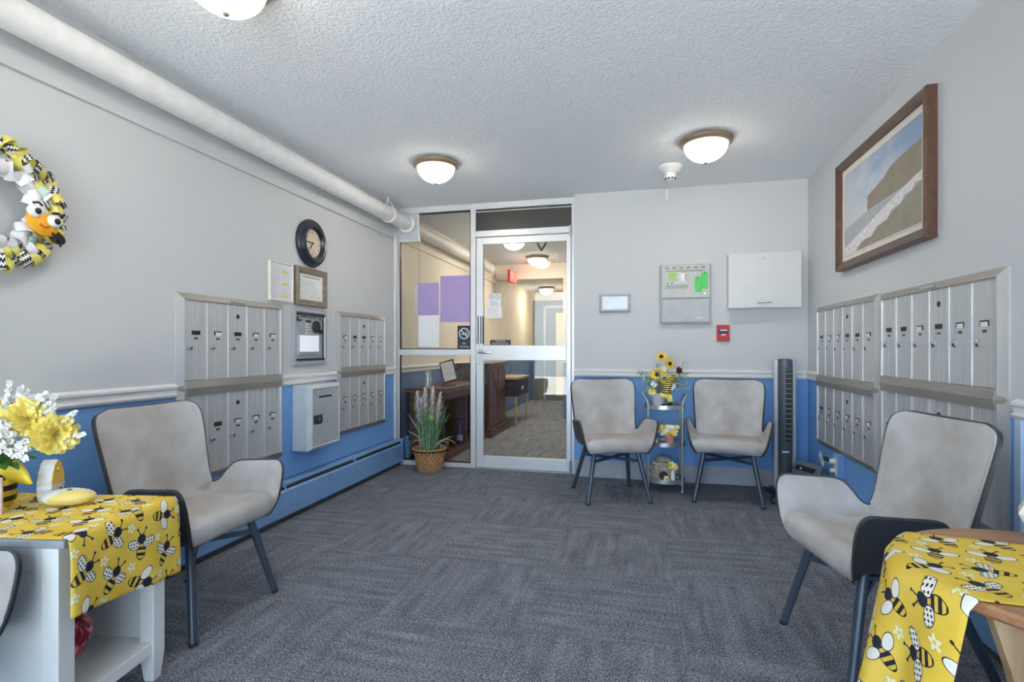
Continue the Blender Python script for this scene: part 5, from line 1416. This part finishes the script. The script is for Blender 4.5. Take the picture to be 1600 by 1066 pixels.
# ------------------------------------------------------------------ ribbon wreath with a bee
wr = thing('ribbon_wreath', 'yellow, white and chevron ribbon wreath with a googly eyed bee', 'wreath', (XL + 0.01, 1.385, 1.622), LW)
MB().tube([(0.175 * math.cos(a * PI / 20), -0.03, 0.175 * math.sin(a * PI / 20)) for a in range(40)], 0.022, 10, closed=True).build('wire_ring', M_RIBW, wr, smooth=True)
rn = random.Random(17)
def loop(ang_, rad, mat, size, wid):
    m = MB(); rows, uvs = [], []; n = 9; rs = rn.uniform(0.8, 1.15) * size
    c = Vector((rad * math.cos(ang_), -0.045 - rn.uniform(0, 0.012), rad * math.sin(ang_)))
    q = Euler((rn.uniform(-0.7, 0.7), -ang_ + rn.uniform(-0.7, 0.7), rn.uniform(-0.6, 0.6))).to_matrix()
    for i in range(n + 1):
        t = -0.35 * PI + 1.7 * PI * i / n
        p = Vector((rs * math.cos(t) * 1.15, -rs * 0.75 * math.sin(t) , 0))
        rows.append([c + q @ (p + Vector((0, 0, -wid))), c + q @ (p + Vector((0, 0, wid)))])
        uvs.append([(i * 0.008, 0), (i * 0.008, wid * 2)])
    o = m.grid(rows, 0, uvs).build('ribbon_loop', mat, wr, smooth=True)
    return o
for i in range(58):
    a = 2 * PI * (i + rn.uniform(-.3, .3)) / 58
    loop(a, 0.208 + rn.uniform(-0.006, 0.012), (M_CHEV, M_RIBY, M_CHEV, M_RIBY)[i % 4], 0.024, 0.017)
for i in range(40):
    a = 2 * PI * (i + rn.uniform(-.3, .3)) / 40
    loop(a, 0.176 + rn.uniform(-0.01, 0.01), (M_RIBY, M_CHEV, M_RIBW, M_RIBM if i % 8 == 3 else M_RIBY)[i % 4], 0.022, 0.015)
for i in range(30):
    a = 2 * PI * (i + rn.uniform(-.3, .3)) / 30
    loop(a, 0.138 + rn.uniform(-0.012, 0.008), M_RIBW, 0.027, 0.018)
bq = Vector((0.122, -0.085, -0.028))
MB().sphere(bq + Vector((0.012, 0.0, -0.022)), (0.058, 0.022, 0.040), 20, 12, rot=Euler((0, 0.5, 0)).to_matrix()).build('bee_head', M_BEEFACE, wr, smooth=True)
for dx_, dz_ in ((-0.026, 0.016), (0.040, -0.008)):
    ey = MB().sphere(bq + Vector((dx_, -0.020, dz_)), (0.026, 0.012, 0.024), 18, 10).build('bee_eye', M_PWHITE, wr, smooth=True)
    MB().sphere(bq + Vector((dx_ + 0.004, -0.031, dz_ - 0.001)), (0.012, 0.005, 0.012), 14, 8).build('pupil', M_BLACK, ey, smooth=True)
    MB().tube([bq + Vector((dx_ - 0.012, -0.028, dz_ + 0.026)), bq + Vector((dx_ + 0.006, -0.030, dz_ + 0.031)), bq + Vector((dx_ + 0.020, -0.028, dz_ + 0.022))], 0.004, 6).build('eyebrow', M_BLACK, ey, smooth=True)
MB().tube([bq + Vector((-0.012, -0.024, -0.030)), bq + Vector((0.002, -0.027, -0.040)), bq + Vector((0.018, -0.026, -0.036))], 0.003, 6).build('mouth', plain('red_thread', srgb(200, 60, 30), 0.6), wr)
MB().sphere(bq + Vector((0.070, 0.01, -0.062)), (0.034, 0.018, 0.022), 16, 10, rot=Euler((0, 0.6, 0)).to_matrix()).build('bee_tail', M_SEEDS, wr, smooth=True)
for a_ in ((0.066, -0.10), (0.045, -0.085)):
    MB().tube([bq + Vector((a_[0] - .02, -0.01, a_[1] + .045)), bq + Vector((a_[0] + .005, -0.015, a_[1] + .02)), bq + Vector((a_[0], -0.012, a_[1]))], 0.004, 6).build('bee_leg', M_BLACK, wr, smooth=True)

# ------------------------------------------------------------------ inner lobby furniture
cs = thing('console_cabinet', 'dark wood console with open shelf behind the sidelight glass', 'cabinet', (-2.0, 5.52, 0))
MB().bb(-0.24, 0.19, -0.70, 0.72, 0.685, 0.712).build('top', M_WOODD, cs, bevel=0.004)
MB().bb(-0.24, 0.195, -0.705, 0.72, 0.680, 0.6855).build('top_edging', M_TAN, cs)
MB().bb(-0.22, 0.16, -0.68, 0.70, 0.03, 0.07).build('bottom_shelf', M_WOODD, cs, bevel=0.003)
MB().bb(-0.22, -0.20, -0.68, 0.70, 0.07, 0.685).build('back_panel', M_WOODD, cs)
for y in (-0.68, 0.0, 0.66): MB().bb(-0.22, 0.16, y, y + 0.03, 0.03, 0.685).build('upright', M_WOODD, cs, bevel=0.003)
MB().bb(0.13, 0.165, -0.65, 0.66, 0.60, 0.685).build('front_rail', M_WOODD, cs, bevel=0.003)
MB().bb(-0.22, 0.17, -0.69, 0.71, 0.0, 0.03).build('plinth', M_WOODD, cs)
tc_ = thing('bookcase', 'taller dark wood cabinet with a stepped plinth seen through the door glass', 'cabinet', (-2.02, 6.75, 0))
MB().bb(-0.22, 0.22, -0.46, 0.50, 0.88, 0.92).build('top', M_WOODD, tc_, bevel=0.005)
MB().bb(-0.20, 0.19, -0.42, 0.46, 0.10, 0.88).build('carcass', M_WOODD, tc_)
for k in range(2): MB().bb(0.19, 0.205, -0.40 + k * 0.43, 0.0 + k * 0.43, 0.14, 0.84).build('door_panel', M_WOODD, tc_, bevel=0.006)
MB().bb(-0.22, 0.26, -0.47, 0.52, 0.0, 0.06).bb(-0.21, 0.235, -0.45, 0.49, 0.06, 0.10).build('plinth', M_WOODD, tc_, bevel=0.006)
tt = thing('tablet_stand', 'slanted framed sheet on a stand on the console behind the glass', 'sign', (-1.98, 5.30, 0.713), math.radians(12))
MB().box((0.02, 0.0, 0.150), (0.155, 0.012, 0.235), rot=Euler((math.radians(-18), math.radians(-16), 0)).to_matrix()).build('frame', M_BLACK, tt)
MB().box((0.018, -0.009, 0.151), (0.130, 0.004, 0.205), rot=Euler((math.radians(-18), math.radians(-16), 0)).to_matrix()).build('sheet', M_PAPER, tt)
MB().bb(-0.05, 0.09, -0.05, 0.06, 0.0, 0.012).build('stand_foot', M_BLACK, tt)
vz = thing('glass_vase', 'patterned clear glass vase on the console behind the potted grass', 'vase', (-2.13, 5.15, 0.713))
MB().lathe([(0.0001, 0), (0.034, 0), (0.038, 0.08), (0.030, 0.13), (0.036, 0.16), (0.034, 0.16), (0.028, 0.13)], 18).build('vessel', plain('crackle_glass', (0.62, 0.68, 0.72, 1), 0.15, 0.3, var=0.4), vz, smooth=True)
for k, (px, py) in enumerate(((-1.90, 5.05), (-1.88, 5.42), (-1.90, 5.62))):
    b = thing('glass_bottle', ('dark bottle with a sprig on the console shelf nearest the potted grass', 'purple bottle on the middle of the console shelf', 'dark bottle on the console shelf farthest from the potted grass')[k], 'bottle', (px, py, 0.071), 0, 'bottles in the console')
    MB().lathe([(0.0001, 0), (0.030, 0), (0.032, 0.14), (0.026, 0.18), (0.012, 0.22), (0.012, 0.29), (0.0001, 0.29)], 16).build('bottle', plain('bottle_glass_%d' % k, ((0.03, 0.025, 0.02, 1), (0.08, 0.03, 0.12, 1), (0.05, 0.02, 0.015, 1))[k], 0.1), b, smooth=True)
    MB().lathe([(0.033, 0.05), (0.0335, 0.11)], 16).build('label_band', (M_TAN, M_PURPLE, M_PAPER)[k], b)
    if k == 0:
        m = MB()
        for i in range(12):
            a = 2 * PI * i / 12; leafm(m, (0, 0, 0.28), Vector((0.07 * math.cos(a), 0.07 * math.sin(a), 0.34 + 0.02 * (i % 3))), 0.012, 0.01, n=3)
        m.build('sprig', M_LEAF, b)
dt = thing('writing_table', 'grey topped table on pale wood legs seen through the door glass', 'table', (-1.93, 7.72, 0))
MB().bb(-0.28, 0.26, -0.42, 0.42, 0.66, 0.69).build('top', M_LIGHTWOOD, dt, bevel=0.003)
MB().bb(-0.26, 0.24, -0.40, 0.40, 0.42, 0.66).build('apron', plain('charcoal_panel', (0.05, 0.05, 0.055, 1), 0.5), dt)
MB().bb(0.241, 0.244, -0.10, 0.06, 0.50, 0.55).build('label_plate', M_PAPER, dt)
for (x, y) in ((0.22, -0.38), (0.22, 0.38), (-0.24, -0.38), (-0.24, 0.38)): MB().cyl((x, y, 0.42), (x, y, 0.0), 0.020, 0.014, 10).build('leg', M_LIGHTWOOD, dt, smooth=True)
ex = thing('exit_sign', 'red lit exit sign hanging before the corridor header', 'sign', (-1.93, 8.05, 2.215), math.radians(84))
MB().bb(-0.15, 0.15, -0.02, 0.02, -0.095, 0.095).build('housing', M_RED, ex, bevel=0.004)
MB().bb(-0.14, 0.14, -0.024, -0.02, -0.085, 0.085).build('lit_face', M_EXIT, ex)
text('lettering', 'EXIT', 0.15, M_PAPER, ex, (0, -0.0246, 0))
MB().cyl((0, 0, 0.09), (0, 0, 0.225), 0.008, n=8).build('stem', M_STEEL, ex)
